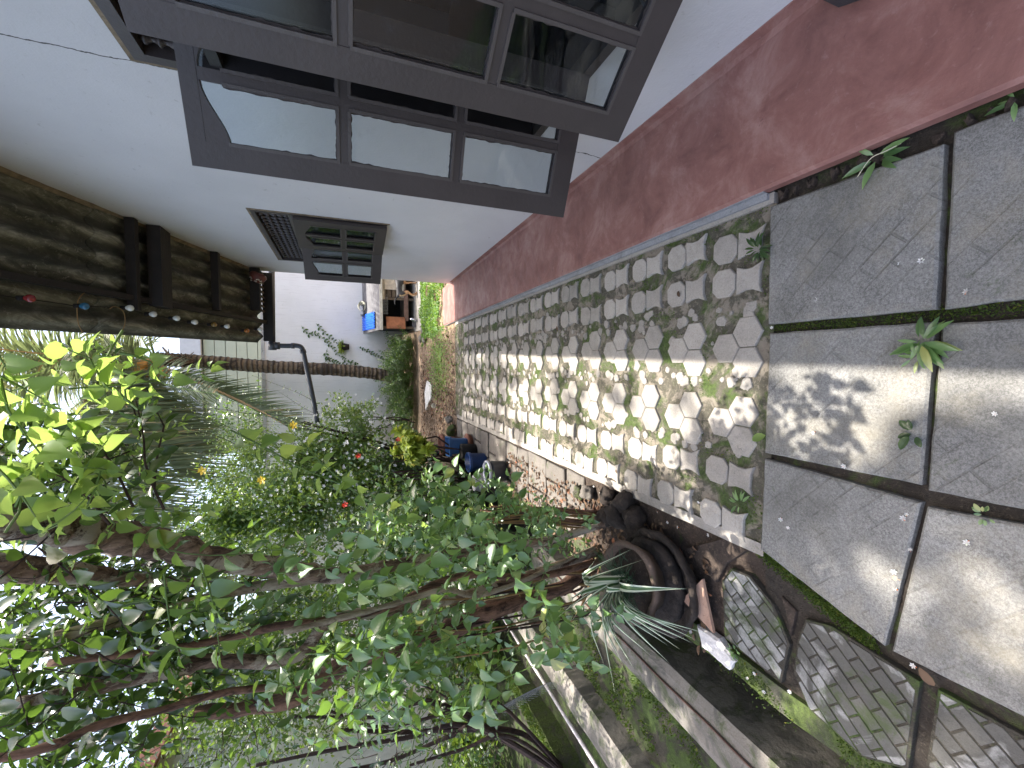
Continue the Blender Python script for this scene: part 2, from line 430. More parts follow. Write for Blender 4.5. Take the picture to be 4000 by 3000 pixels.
class MB:
    def __init__(s): s.v = []; s.f = []; s.m = []; s.cm = 0
    def add(s, vs, fs):
        n = len(s.v)
        s.v += [tuple(float(c) for c in q) for q in vs]
        for f in fs:
            s.f.append(tuple(i + n for i in f)); s.m.append(s.cm)
    def box(s, x0, y0, z0, x1, y1, z1, mat=None):
        vs = [(x0, y0, z0), (x1, y0, z0), (x1, y1, z0), (x0, y1, z0), (x0, y0, z1), (x1, y0, z1), (x1, y1, z1), (x0, y1, z1)]
        if mat is not None: vs = [mat @ Vector(q) for q in vs]
        s.add(vs, [(0, 3, 2, 1), (4, 5, 6, 7), (0, 1, 5, 4), (1, 2, 6, 5), (2, 3, 7, 6), (3, 0, 4, 7)])
    def prism(s, poly, z0, z1, bev=0.0, mat=None):
        """poly: counter-clockwise 2-D outline"""
        n = len(poly)
        cx = sum(p[0] for p in poly) / n; cy = sum(p[1] for p in poly) / n
        rings = [[(p[0], p[1], z0) for p in poly]]
        if bev:
            rings.append([(p[0], p[1], z1 - bev) for p in poly])
            q = []
            for p in poly:
                d = math.hypot(p[0] - cx, p[1] - cy) or 1
                k = max(.5, 1 - bev * 1.3 / d)
                q.append((cx + (p[0] - cx) * k, cy + (p[1] - cy) * k, z1))
            rings.append(q)
        else:
            rings.append([(p[0], p[1], z1) for p in poly])
        vs = [q for r in rings for q in r]
        fs = [tuple(range(n))[::-1]]
        for r in range(len(rings) - 1):
            for i in range(n):
                j = (i + 1) % n
                fs.append((r * n + i, r * n + j, (r + 1) * n + j, (r + 1) * n + i))
        # top as a fan round the centre so that concave outlines stay clean
        c = len(vs); vs.append((cx, cy, z1))
        base = (len(rings) - 1) * n
        for i in range(n):
            fs.append((base + i, base + (i + 1) % n, c))
        if mat is not None: vs = [mat @ Vector(q) for q in vs]
        s.add(vs, fs)
    def tube(s, pts, rad, seg=8, cap=True, jit=0.0, rng=None):
        pts = [Vector(p) for p in pts]
        n = len(pts)
        rad = rad if hasattr(rad, '__len__') else [rad] * n
        up = Vector((0.31, 0.17, 1)).normalized()
        rings = []
        u = None
        for i, p in enumerate(pts):
            t = (pts[min(i + 1, n - 1)] - pts[max(i - 1, 0)])
            if t.length < 1e-9: t = Vector((0, 0, 1))
            t.normalize()
            if u is None:
                a = Vector((1, 0, 0)) if abs(t.x) < .9 else Vector((0, 1, 0))
                u = (a - t * a.dot(t)).normalized()
            else:
                u = (u - t * u.dot(t))
                u = u.normalized() if u.length > 1e-6 else t.orthogonal().normalized()
            v = t.cross(u)
            ring = []
            for k in range(seg):
                a = 2 * math.pi * k / seg
                r = rad[i] * (1 + (rng.uniform(-jit, jit) if jit else 0))
                ring.append(p + (u * math.cos(a) + v * math.sin(a)) * r)
            rings.append(ring)
        vs = [q for r in rings for q in r]
        fs = []
        for i in range(n - 1):
            for k in range(seg):
                j = (k + 1) % seg
                fs.append((i * seg + k, i * seg + j, (i + 1) * seg + j, (i + 1) * seg + k))
        if cap:
            fs.append(tuple(range(seg))[::-1]); fs.append(tuple((n - 1) * seg + k for k in range(seg)))
        s.add(vs, fs)
    def lathe(s, prof, seg=20, origin=(0, 0, 0), mat=None):
        """prof: list of (r, z); closed at both ends where r == 0"""
        vs = []; fs = []
        n = len(prof)
        for r, z in prof:
            for k in range(seg):
                a = 2 * math.pi * k / seg
                vs.append((origin[0] + r * math.cos(a), origin[1] + r * math.sin(a), origin[2] + z))
        for i in range(n - 1):
            for k in range(seg):
                j = (k + 1) % seg
                fs.append((i * seg + k, i * seg + j, (i + 1) * seg + j, (i + 1) * seg + k))
        if mat is not None: vs = [mat @ Vector(q) for q in vs]
        s.add(vs, fs)
    def mesh(s, name):
        me = bpy.data.meshes.new(name)
        me.from_pydata(s.v, [], s.f)
        me.update()
        return me
    def build(s, name, mat, parent=None, smooth=False, local=False):
        return link(name, s.mesh(name), mat, parent, smooth, local)

def grid_mesh(name, x0, y0, x1, y1, step, zf):
    nx = max(2, int((x1 - x0) / step) + 1); ny = max(2, int((y1 - y0) / step) + 1)
    xs = np.linspace(x0, x1, nx); ys = np.linspace(y0, y1, ny)
    v = [(x, y, zf(x, y)) for y in ys for x in xs]
    f = [(j * nx + i, j * nx + i + 1, (j + 1) * nx + i + 1, (j + 1) * nx + i) for j in range(ny - 1) for i in range(nx - 1)]
    me = bpy.data.meshes.new(name); me.from_pydata(v, [], f); me.update()
    return me

# --- leaves
def leaf_tmpl(kind):
    """unit leaf along +Y, face normal +Z; triangles only"""
    if kind == 'ovate':      # pointed, heart-ish base
        sec = [(0, .0, 0), (.12, .25, .01), (.32, .33, .015), (.58, .24, .0), (.82, .08, -.04), (1.0, .0, -.10)]; fold = .48
    elif kind == 'oval':     # blunt oval leaflet
        sec = [(0, .0, 0), (.15, .18, .01), (.42, .27, .015), (.70, .23, .0), (.90, .12, -.03), (1.0, .0, -.06)]; fold = .36
    elif kind == 'lance':
        sec = [(0, .0, 0), (.25, .11, .02), (.55, .12, .0), (.8, .07, -.06), (1.0, .0, -.16)]; fold = .25
    elif kind == 'small':
        sec = [(0, .0, 0), (.45, .27, .02), (1.0, .0, -.05)]; fold = .3
    V = []; F = []
    prev = None
    for y, wd, z in sec:
        if wd == 0:
            V.append((0, y, z)); cur = (len(V) - 1,)
        else:
            V += [(-wd, y, z + wd * fold), (0, y, z), (wd, y, z + wd * fold)]
            k = len(V); cur = (k - 3, k - 2, k - 1)
        if prev is not None:
            if len(prev) == 1 and len(cur) == 3:
                F += [(prev[0], cur[1], cur[0]), (prev[0], cur[2], cur[1])]
            elif len(prev) == 3 and len(cur) == 3:
                F += [(prev[0], prev[1], cur[1]), (prev[0], cur[1], cur[0]), (prev[1], prev[2], cur[2]), (prev[1], cur[2], cur[1])]
            elif len(prev) == 3:
                F += [(prev[0], prev[1], cur[0]), (prev[1], prev[2], cur[0])]
        prev = cur
    return np.array(V, float), np.array(F, int)
TM = {k: leaf_tmpl(k) for k in ('ovate', 'oval', 'lance', 'small')}

def frames(axis, normal):
    """arrays of leaf axes and rough normals -> rotation matrices with columns (x, y, z)"""
    a = axis / (np.linalg.norm(axis, axis=1, keepdims=True) + 1e-9)
    z = normal - a * np.sum(a * normal, axis=1, keepdims=True)
    ln = np.linalg.norm(z, axis=1, keepdims=True)
    z = np.where(ln < 1e-4, np.cross(a, np.array([[1., .2, .1]])), z)
    z = z / (np.linalg.norm(z, axis=1, keepdims=True) + 1e-9)
    x = np.cross(a, z)
    return np.stack([x, a, z], axis=2)

def tri_mesh(name, V, F, smooth=True, uv=None):
    me = bpy.data.meshes.new(name)
    me.vertices.add(len(V)); me.vertices.foreach_set("co", V.astype(np.float32).ravel())
    nf = len(F)
    me.loops.add(nf * 3); me.loops.foreach_set("vertex_index", F.astype(np.int32).ravel())
    me.polygons.add(nf)
    me.polygons.foreach_set("loop_start", (np.arange(nf) * 3).astype(np.int32))
    me.polygons.foreach_set("loop_total", np.full(nf, 3, np.int32))
    me.update(calc_edges=True)
    if smooth: me.shade_smooth()
    return me

class Leaves:
    def __init__(s): s.p = []; s.a = []; s.n = []; s.s = []
    def add(s, p, a, n, sz):
        s.p.append(tuple(p)); s.a.append(tuple(a)); s.n.append(tuple(n)); s.s.append(sz)
    def arrays(s):
        return np.array(s.p, float), np.array(s.a, float), np.array(s.n, float), np.array(s.s, float)
    def cloud(s, name, kind, mat, parent=None, idx=None, stuff=True):
        p, a, n, sz = s.arrays()
        if idx is not None: p, a, n, sz = p[idx], a[idx], n[idx], sz[idx]
        if len(p) == 0: return None
        R = frames(a, n)
        V0, F0 = TM[kind]
        V = np.einsum('nij,vj->nvi', R, V0) * sz[:, None, None] + p[:, None, :]
        F = F0[None] + (np.arange(len(p)) * len(V0))[:, None, None]
        me = tri_mesh(name, V.reshape(-1, 3), F.reshape(-1, 3), False)
        o = link(name, me, mat, parent)
        if stuff: o["kind"] = "stuff"
        return o
    def build(s, kind, mat, parent, single=260, name="leaf", rest="foliage", cond=None):
        """the leaves that show largest as objects of their own, the rest as one mass"""
        p, a, n, sz = s.arrays()
        d = np.linalg.norm(p - EYE, axis=1) / sz
        v = p - EYE
        cx = v @ np.array([RTc[0], FWc[0], UPc[0]]); cy = v @ np.array([RTc[1], FWc[1], UPc[1]]); cz = -(v @ np.array([RTc[2], FWc[2], UPc[2]]))
        inside = (cz > .1) & (np.abs(cx / np.maximum(cz, .01)) < 1.2) & (np.abs(cy / np.maximum(cz, .01)) < .9)
        d = np.where(inside, d, 1e6)
        order = np.argsort(d)
        one = [i for i in order[:single] if inside[i]]
        oneset = set(one)
        restidx = np.array([i for i in range(len(p)) if i not in oneset], int)
        V0, F0 = TM[kind]
        me = tri_mesh(name, V0, F0, False)
        me.materials.append(mat)
        R = frames(a, n)
        inv = parent.matrix_world.inverted()
        for i in one:
            o = bpy.data.objects.new(name, me)
            COL.objects.link(o)
            o.parent = parent
            m = Matrix.Identity(4)
            for r in range(3):
                for c in range(3): m[r][c] = R[i][r][c] * sz[i]
                m[r][3] = p[i][r]
            o.matrix_local = inv @ m
        if len(restidx): s.cloud(rest, kind, mat, parent, restidx)

def smooth_path(pts, n):
    """Catmull-Rom through the points"""
    P = [np.asarray(p, float) for p in pts]
    if len(P) < 3:
        return [P[0] + (P[-1] - P[0]) * k / (n - 1) for k in range(n)]
    Q = [2 * P[0] - P[1]] + P + [2 * P[-1] - P[-2]]
    out = []
    m = len(P) - 1
    for k in range(n):
        u = k / (n - 1) * m
        i = min(int(u), m - 1); t = u - i
        a, b, c, d = Q[i], Q[i + 1], Q[i + 2], Q[i + 3]
        out.append(.5 * ((2 * b) + (-a + c) * t + (2 * a - 5 * b + 4 * c - d) * t * t + (-a + 3 * b - 3 * c + d) * t ** 3))
    return out

def spray(L, tubes, pts, rng, size=.06, gap=.05, rad=.0025, opposite=True, droop=.4, n=None, spread=1.0, upn=1.0, taper=True, start=0.0):
    """a leafy shoot: a thin stem with opposite leaves"""
    length = sum(np.linalg.norm(np.asarray(pts[i + 1]) - np.asarray(pts[i])) for i in range(len(pts) - 1))
    n = n or max(4, int(length / .05))
    path = smooth_path(pts, n)
    if tubes is not None:
        tubes.tube(path, [rad * (1 - .6 * k / (n - 1)) for k in range(n)], 5, cap=False)
    m = max(2, int(length / gap))
    for k in range(m):
        u = start + (1 - start) * (k + .5) / m
        x = u * (n - 1); i = min(int(x), n - 2); t = x - i
        p = path[i] * (1 - t) + path[i + 1] * t
        tan = _n(path[i + 1] - path[i])
        ang = (k % 2) * math.pi / 2 + rng.uniform(-.4, .4)
        a0 = np.cross(tan, [0.1, .2, 1.0])
        if np.linalg.norm(a0) < .15: a0 = np.cross(tan, [1, 0, 0])
        a0 = _n(a0); b0 = np.cross(tan, a0)
        sd = a0 * math.cos(ang) + b0 * math.sin(ang)
        for sg in ((1, -1) if opposite else (1 if k % 2 else -1,)):
            if rng.random() < .08: continue
            ax = _n(sd * sg * spread + tan * .45 + np.array([0, 0, -droop]) + np.array([rng.uniform(-.25, .25) for _ in range(3)]))
            nm = np.array([rng.uniform(-.5, .5), rng.uniform(-.6, .4) - .25, upn + rng.uniform(-.3, .3)])
            sc = size * rng.uniform(.65, 1.15) * ((1 - .45 * u) if taper else 1)
            L.add(p + ax * .006, ax, nm, sc)
    # terminal leaf
    L.add(path[-1], _n(path[-1] - path[-2]), (rng.uniform(-.4, .4), -.3, 1), size * .6)

# ================================================================== GROUND
R0 = random.Random(7)
def nse(x, y, z=0.0, k=1.0): return mnoise.noise(Vector((x * k, y * k, z)))

g = MB(); g.box(-150, -60, -.62, 150, 240, -.42)
tag(g.build("ground", SOIL), kind="structure")
# soil on the garden side, beyond the drain, and the far yard
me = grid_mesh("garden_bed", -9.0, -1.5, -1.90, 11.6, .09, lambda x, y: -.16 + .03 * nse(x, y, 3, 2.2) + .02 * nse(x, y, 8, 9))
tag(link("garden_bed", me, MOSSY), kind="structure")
me = grid_mesh("drain_floor", -1.92, -1.2, -1.30, 6.6, .07, lambda x, y: -.30 + .008 * nse(x, y, 3, 12))
tag(link("drain_floor", me, DRAINM), kind="structure")
me = grid_mesh("side_soil", -1.36, 1.15, -.70, 6.6, .025, lambda x, y: -.022 + .010 * nse(x, y, 1, 7) + .008 * nse(x, y, 5, 25))
tag(link("side_soil", me, SOIL), kind="structure")
me = grid_mesh("far_yard", -9.0, 6.45, 9.0, 16.0, .08, lambda x, y: -.012 + .016 * nse(x, y, 1, 1.6) + .010 * nse(x, y, 5, 6) + max(0, min(.3, (y - 10.4) * .25)) * (1 if x < .9 else 0))
tag(link("far_yard", me, LITTER), kind="structure")

# the path of paving pieces set in mossy mortar
path = empty("path", (0, 3.6, 0)); tag(path, kind="structure")
me = grid_mesh("joint_bed", -.745, 1.20, .685, 6.5, .0145,
               lambda x, y: -.004 + .0035 * nse(x, y, 1, 9) + .0035 * nse(x, y, 9, 34) + .003 * nse(x, y, 4, 75))
o = link("joint_bed", me, BED, path); o["kind"] = "stuff"
RP = .0735
def hexagon(cx, cy, r): return [(cx + r * math.sin(math.radians(60 * k)), cy + r * math.cos(math.radians(60 * k))) for k in range(6)][::-1]
def trio_mesh():
    b = MB()
    for cx, cy in ((0, .0752), (.0652, -.0377), (-.0652, -.0377)):
        b.prism(hexagon(cx, cy, RP), -.02, .009, .0035)
    return b.mesh("hexagon_paver")
def octo_mesh():
    b = MB(); h = .062; c = .03
    b.prism([(-h, -h + c), (-h + c, -h), (h - c, -h), (h, -h + c), (h, h - c), (h - c, h), (-h + c, h), (-h, h - c)], -.02, .009, .0035)
    # the notched half of the same piece
    q = .064; k = .019
    b.prism([(x, y - .128) for x, y in [(-q, -q), (-k * 1.6, -q + k * .7), (k * 1.6, -q + k * .7), (q, -q), (q - k, -k * .9), (q - k, k * .9), (q - .006, q - .004), (-q + .006, q - .004), (-q + k, k * .9), (-q + k, -k * .9)]], -.02, .009, .0035)
    return b.mesh("octagon_paver")
TRIO, OCTO = trio_mesh(), octo_mesh()
for me_ in (TRIO, OCTO): me_.materials.append(PAVER)
cols = [(.10, 1.352, 'T', .296), (-.238, 1.37, 'T', .295), (.362, 1.375, 'O', .296), (.552, 1.372, 'O', .297), (-.485, 1.40, 'O', .298), (-.690, 1.43, 'O', .302)]
for cx, y0, kind, pitch in cols:
    for k in range(17):
        y = y0 + k * pitch
        if y > 6.05: break
        x = cx - (.02 if (kind == 'T' and k < 2) else 0) + R0.uniform(-.008, .008)
        if cx == .552 : x -= .03 if k == 0 else 0
        me_ = TRIO if kind == 'T' else OCTO
        o = bpy.data.objects.new("hexagon_paver" if kind == 'T' else "octagon_paver", me_)
        COL.objects.link(o); o.parent = path
        o.matrix_local = path.matrix_world.inverted() @ (Matrix.Translation((x, y + (.063 if kind == 'O' else 0), R0.uniform(-.0035, .004))) @ Matrix.Rotation(R0.uniform(-.05, .05), 4, 'Z') @ Matrix.Rotation(R0.uniform(-.02, .02), 4, 'X') @ Matrix.Rotation(R0.uniform(-.02, .02), 4, 'Y'))
# lumps of old mortar between the pieces
b = MB()
for k in range(420):
    x = R0.choice([R0.uniform(-.09, -.02), R0.uniform(.19, .29), R0.uniform(-.41, -.33), R0.uniform(-.72, .66)])
    y = R0.uniform(1.24, 6.3); r = R0.uniform(.010, .032)
    n = R0.randint(6, 9)
    poly = [(x + r * R0.uniform(.7, 1.15) * math.cos(2 * math.pi * j / n), y + r * R0.uniform(.7, 1.2) * math.sin(2 * math.pi * j / n)) for j in range(n)]
    b.prism(poly, -.012, R0.uniform(.001, .006), .003)
o = b.build("mortar_lump", PAVER, path); o["kind"] = "stuff"
# edging strips of cement on both sides of the path
b = MB()
y = 1.22
xs = [(-.752 + .008 * nse(0, yy, 2, 4)) for yy in np.linspace(1.22, 6.4, 40)]
ys = np.linspace(1.22, 6.4, 40)
for i in range(39):
    x0 = xs[i]; x1 = xs[i + 1]
    b.add([(x0 - .045, ys[i], -.03), (x0, ys[i], -.03), (x1, ys[i + 1], -.03), (x1 - .045, ys[i + 1], -.03),
           (x0 - .042, ys[i], .004), (x0 + .01, ys[i], .006), (x1 + .01, ys[i + 1], .006), (x1 - .042, ys[i + 1], .004)],
          [(4, 5, 6, 7), (0, 4, 7, 3), (1, 2, 6, 5)])
b.build("edging_strip", PAVER, path)
b = MB(); b.box(.642, 1.20, -.03, .684, 6.4, .012); b.build("edging_strip", PAVER, path)

# stray pieces of white shard etc. come later.  Big slabs on the near side
slabs = empty("slab_paving", (0, .8, 0)); tag(slabs, kind="structure")
me = grid_mesh("slab_bed", -1.33, -1.3, .70, 1.22, .02, lambda x, y: -.014 + .006 * nse(x, y, 1, 8) + .005 * nse(x, y, 9, 40))
o = link("slab_bed", me, m_soil("slab_joint_soil", (.020, .016, .012), (.055, .043, .033), lo=.52, hi=.62, mscale=3), slabs); o["kind"] = "stuff"
def clip_poly(poly, a, b_, c):
    """keep the side a x + b y <= c"""
    out_ = []
    for i in range(len(poly)):
        p, q = poly[i], poly[(i + 1) % len(poly)]
        dp = a * p[0] + b_ * p[1] - c; dq = a * q[0] + b_ * q[1] - c
        if dp <= 0: out_.append(p)
        if (dp < 0 < dq) or (dq < 0 < dp):
            t = dp / (dp - dq); out_.append((p[0] + (q[0] - p[0]) * t, p[1] + (q[1] - p[1]) * t))
    return out_
def rough_outline(poly, step=.045, amp=.003, seed=0):
    out_ = []
    for i in range(len(poly)):
        p, q = poly[i], poly[(i + 1) % len(poly)]
        L_ = math.hypot(q[0] - p[0], q[1] - p[1]); n = max(1, int(L_ / step))
        nx, ny = (q[1] - p[1]) / max(L_, 1e-6), -(q[0] - p[0]) / max(L_, 1e-6)
        for k in range(n):
            t = k / n; d = 0 if k == 0 else amp * nse(p[0] + t * 9 + seed, p[1] + k, i, 2.3)
            out_.append((p[0] + (q[0] - p[0]) * t + nx * d, p[1] + (q[1] - p[1]) * t + ny * d))
    return out_
def slab(poly, z1=.022, name="concrete_slab", mat=SLAB, parent=slabs, bev=.006, seed=0):
    b = MB(); b.prism(rough_outline(poly, seed=seed), -.03, z1, bev)
    return b.build(name, mat, parent)
slab([(.158, .692), (.622, .688), (.630, 1.212), (.164, 1.210)], .020, seed=1)
slab([(-.360, .712), (.122, .695), (.128, 1.207), (-.358, 1.218)], .014, seed=2)
slab([(-.902, .790), (-.412, .712), (-.382, 1.218), (-.765, 1.228)], .014, seed=3)
slab([(.182, .160), (.645, .160), (.645, .668), (.156, .674)], .016, seed=4)
slab([(-.360, .155), (.106, .150), (.116, .678), (-.370, .695)], .017, seed=5)
slab([(-.890, .16), (-.388, .16), (-.420, .697), (-.905, .770)], .013, seed=6)
for i, x in enumerate((.19, -.35, -.885)):
    slab([(x, -.36), (x + .46, -.36), (x + .46, .135), (x, .135)], .022, seed=8 + i)
    slab([(x, -.90), (x + .46, -.90), (x + .46, -.39), (x, -.39)], .020, seed=12 + i)

# worn, broken slabs stamped with a brick pattern along the drain: each brick is a piece
JOINTM = m_soil("dark_brick_joint", (.035, .03, .022), (.075, .065, .05), lo=.5, hi=.6)
def bricked(poly, base_z, seed, ang):
    rr = random.Random(seed)
    b = MB(); b.prism(poly, -.03, base_z - .0025, .002)
    base = b.build("broken_slab", JOINTM, slabs)
    ca, sa = math.cos(ang), math.sin(ang)
    bw, bh, gp = .085, .042, .006
    for i in range(-16, 17):
        for j in range(-28, 29):
            ox = i * (bw + gp) + (j % 2) * bw / 2; oy = j * (bh + gp)
            cx = sum(p[0] for p in poly) / len(poly); cy = sum(p[1] for p in poly) / len(poly)
            q = [(cx + (ox + u) * ca - (oy + v) * sa, cy + (ox + u) * sa + (oy + v) * ca) for u, v in ((0, 0), (bw, 0), (bw, bh), (0, bh))]
            for k in range(len(poly)):
                p0, p1 = poly[k], poly[(k + 1) % len(poly)]
                ex, ey = p1[0] - p0[0], p1[1] - p0[1]; l = math.hypot(ex, ey)
                a_, b2 = ey / l, -ex / l
                q = clip_poly(q, a_, b2, a_ * p0[0] + b2 * p0[1] - .008) if q else q
                if not q: break
            if len(q) < 3: continue
            area = abs(sum(q[k][0] * q[(k + 1) % len(q)][1] - q[(k + 1) % len(q)][0] * q[k][1] for k in range(len(q)))) / 2
            if area < .0004: continue
            bb = MB(); bb.prism(q, base_z - .006, base_z + rr.uniform(-.0008, .0015), .0015)
            bb.build("brick", OLDP, slabs)
bricked([(-.99, 1.42), (-1.25, 1.40), (-1.27, 1.13), (-1.09, 1.10), (-.97, 1.17), (-.90, 1.28), (-.91, 1.37)], .010, 3, .95)
bricked([(-.955, 1.04), (-1.06, 1.07), (-1.19, 1.08), (-1.29, 1.02), (-1.32, .84), (-1.25, .72), (-.955, .70), (-.93, .95)], .012, 4, .85)
bricked([(-.95, .66), (-1.20, .68), (-1.26, .45), (-1.25, .10), (-.95, .10)], .008, 5, .9)
for pl, s_ in (([(-.80, 1.30), (-.90, 1.40), (-1.02, 1.46), (-.94, 1.66), (-.78, 1.40)], 1), ([(-.98, 1.12), (-1.06, 1.10), (-.95, 1.08), (-.92, 1.14)], 2)):
    b = MB(); b.prism(pl[::-1] if s_ == 2 else pl[::-1], -.03, .004, .004); b.build("broken_slab", SOIL, slabs)
# moss-grown kerb along the drain
b = MB()
yy = np.linspace(-1.0, 6.4, 90)
for i in range(89):
    a0 = -1.285 + .02 * nse(0, yy[i], 1, 3); a1 = -1.285 + .02 * nse(0, yy[i + 1], 1, 3)
    c0 = -1.385 + .018 * nse(5, yy[i], 1, 4); c1 = -1.385 + .018 * nse(5, yy[i + 1], 1, 4)
    b.add([(a0, yy[i], -.04), (a0, yy[i], .006), (c0, yy[i], .004), (c0 - .01, yy[i], -.34),
           (a1, yy[i + 1], -.04), (a1, yy[i + 1], .006), (c1, yy[i + 1], .004), (c1 - .01, yy[i + 1], -.34)],
          [(0, 1, 5, 4)[::-1], (1, 2, 6, 5)[::-1], (2, 3, 7, 6)[::-1]])
tag(b.build("drain_kerb", MOSSEDGE), kind="structure")

# flagstones beside the path further on
fl = empty("side_paving", (-1.0, 4, 0)); tag(fl, kind="structure")
yrow = 2.65
rr = random.Random(21)
while yrow < 6.3:
    dy = rr.uniform(.26, .40); xr = -.80
    while xr > -1.30:
        dx = rr.uniform(.16, .34)
        x2 = max(-1.32, xr - dx)
        j = lambda: rr.uniform(-.025, .025)
        pl = [(x2 + .012 + j() * .4, yrow + j() * .4), (xr - .012 + j() * .4, yrow + j() * .5), (xr - .012 + j() * .4, yrow + dy - .02 + j() * .5), ((xr + x2) / 2, yrow + dy - .02 + j() * .5), (x2 + .012 + j() * .4, yrow + dy - .02)]
        b = MB(); b.prism(pl, -.04, .002 + rr.uniform(-.006, .006), .007); b.build("flagstone", FLAG, fl)
        xr = x2
    yrow += dy

# raised apron of red cement against the house
apron = empty("apron", (.98, 3, 0)); tag(apron, kind="structure")
b = MB()
ny = 60; ysn = np.linspace(-1.5, 7.06, ny)
for i in range(ny - 1):
    e0 = .700 + .004 * nse(1, ysn[i], 2, 3); e1 = .700 + .004 * nse(1, ysn[i + 1], 2, 3)
    b.add([(e0, ysn[i], .058), (1.30, ysn[i], .066), (1.30, ysn[i + 1], .066), (e1, ysn[i + 1], .058),
           (e0 - .012, ysn[i], .048), (e1 - .012, ysn[i + 1], .048), (e0 - .014, ysn[i], .018), (e1 - .014, ysn[i + 1], .018)],
          [(0, 1, 2, 3), (4, 0, 3, 5), (6, 4, 5, 7)])
b.box(.70, 7.045, -.05, 1.30, 7.06, .058)
b.build("red_screed", RED, apron)
b = MB()
b.box(.684, 1.22, -.05, .700, 7.0, .046); b.box(.660, 1.22, -.05, .690, 6.2, .026)
b.build("grey_kerb", GREYC, apron)
b = MB()
for k in range(70):
    y = R0.uniform(-.8, 1.2); r = R0.uniform(.006, .02)
    n = 6; poly = [(.668 + R0.uniform(-.02, .012) + r * math.cos(2 * math.pi * j / n), y + r * R0.uniform(.7, 1.3) * math.sin(2 * math.pi * j / n)) for j in range(n)]
    b.prism(poly, -.02, R0.uniform(.0, .015), .004)
o = b.build("gravel", SOIL, apron); o["kind"] = "stuff"
b = MB()   # rounded red skirting where the apron meets the wall
for i in range(ny - 1):
    b.add([(1.245, ysn[i], .0665), (1.268, ysn[i], .075), (1.277, ysn[i], .110), (1.2805, ysn[i], .112),
           (1.245, ysn[i + 1], .0665), (1.268, ysn[i + 1], .075), (1.277, ysn[i + 1], .110), (1.2805, ysn[i + 1], .112)],
          [(0, 1, 5, 4), (1, 2, 6, 5), (2, 3, 7, 6)]) if ysn[i + 1] < 6.47 else None
b.build("skirting", RED, apron)

# ================================================================== HOUSE
house = empty("house", (2.6, 2.5, 0))
tag(house, "white plastered house with two grey framed windows standing open over the red apron", "house")
XW = 1.281; XI = 1.42; YEND = 6.48
WIN = [(.64, 2.24, .57, 2.385, .60, 2.06, 3), (4.0, 5.72, 1.225, 2.30, 1.23, 1.98, 2)]
b = MB()
zt = 5.4
ycuts = [-2.5, WIN[0][0], WIN[0][1], WIN[1][0], WIN[1][1], YEND]
for i in range(5):
    y0, y1 = ycuts[i], ycuts[i + 1]
    if i in (1, 3):
        wv = WIN[0] if i == 1 else WIN[1]
        b.box(XW, y0, 0, XI, y1, wv[2]); b.box(XW, y0, wv[3], XI, y1, zt)
    else:
        b.box(XW, y0, 0, XI, y1, zt)
b.box(XI, YEND - .14, 0, 5.2, YEND, zt)
b.build("wall", WHITE, house)
b = MB()
b.box(XI, -2.5, -.02, 5.2, YEND - .14, .08); b.box(5.2, -2.5, 0, 5.34, YEND, zt); b.box(XI, -2.64, 0, 5.34, -2.5, zt); b.box(XI, -2.5, 2.9, 5.2, YEND - .14, 3.0)
b.build("inner_wall", m_plain("dim_room_paint", (.035, .042, .06), .8), house)

def spindle_mesh(h):
    b = MB()
    prof = []
    n = 26
    for i in range(n + 1):
        t = i / n
        r = .008 + .009 * abs(math.sin(t * math.pi * 5)) ** 1.3 * 1.25 + (.007 if (i % 6 == 0) else 0)
        prof.append((r, t * h))
    b.lathe(prof, 8); me = b.mesh("spindle"); me.shade_smooth(); me.materials.append(DARKPAINT); return me

def ogee(u, v):
    """drop of the arched head: u in 0..1 from the outer stile to the mullion"""
    return v * (1 - (3 * u * u - 2 * u ** 3))

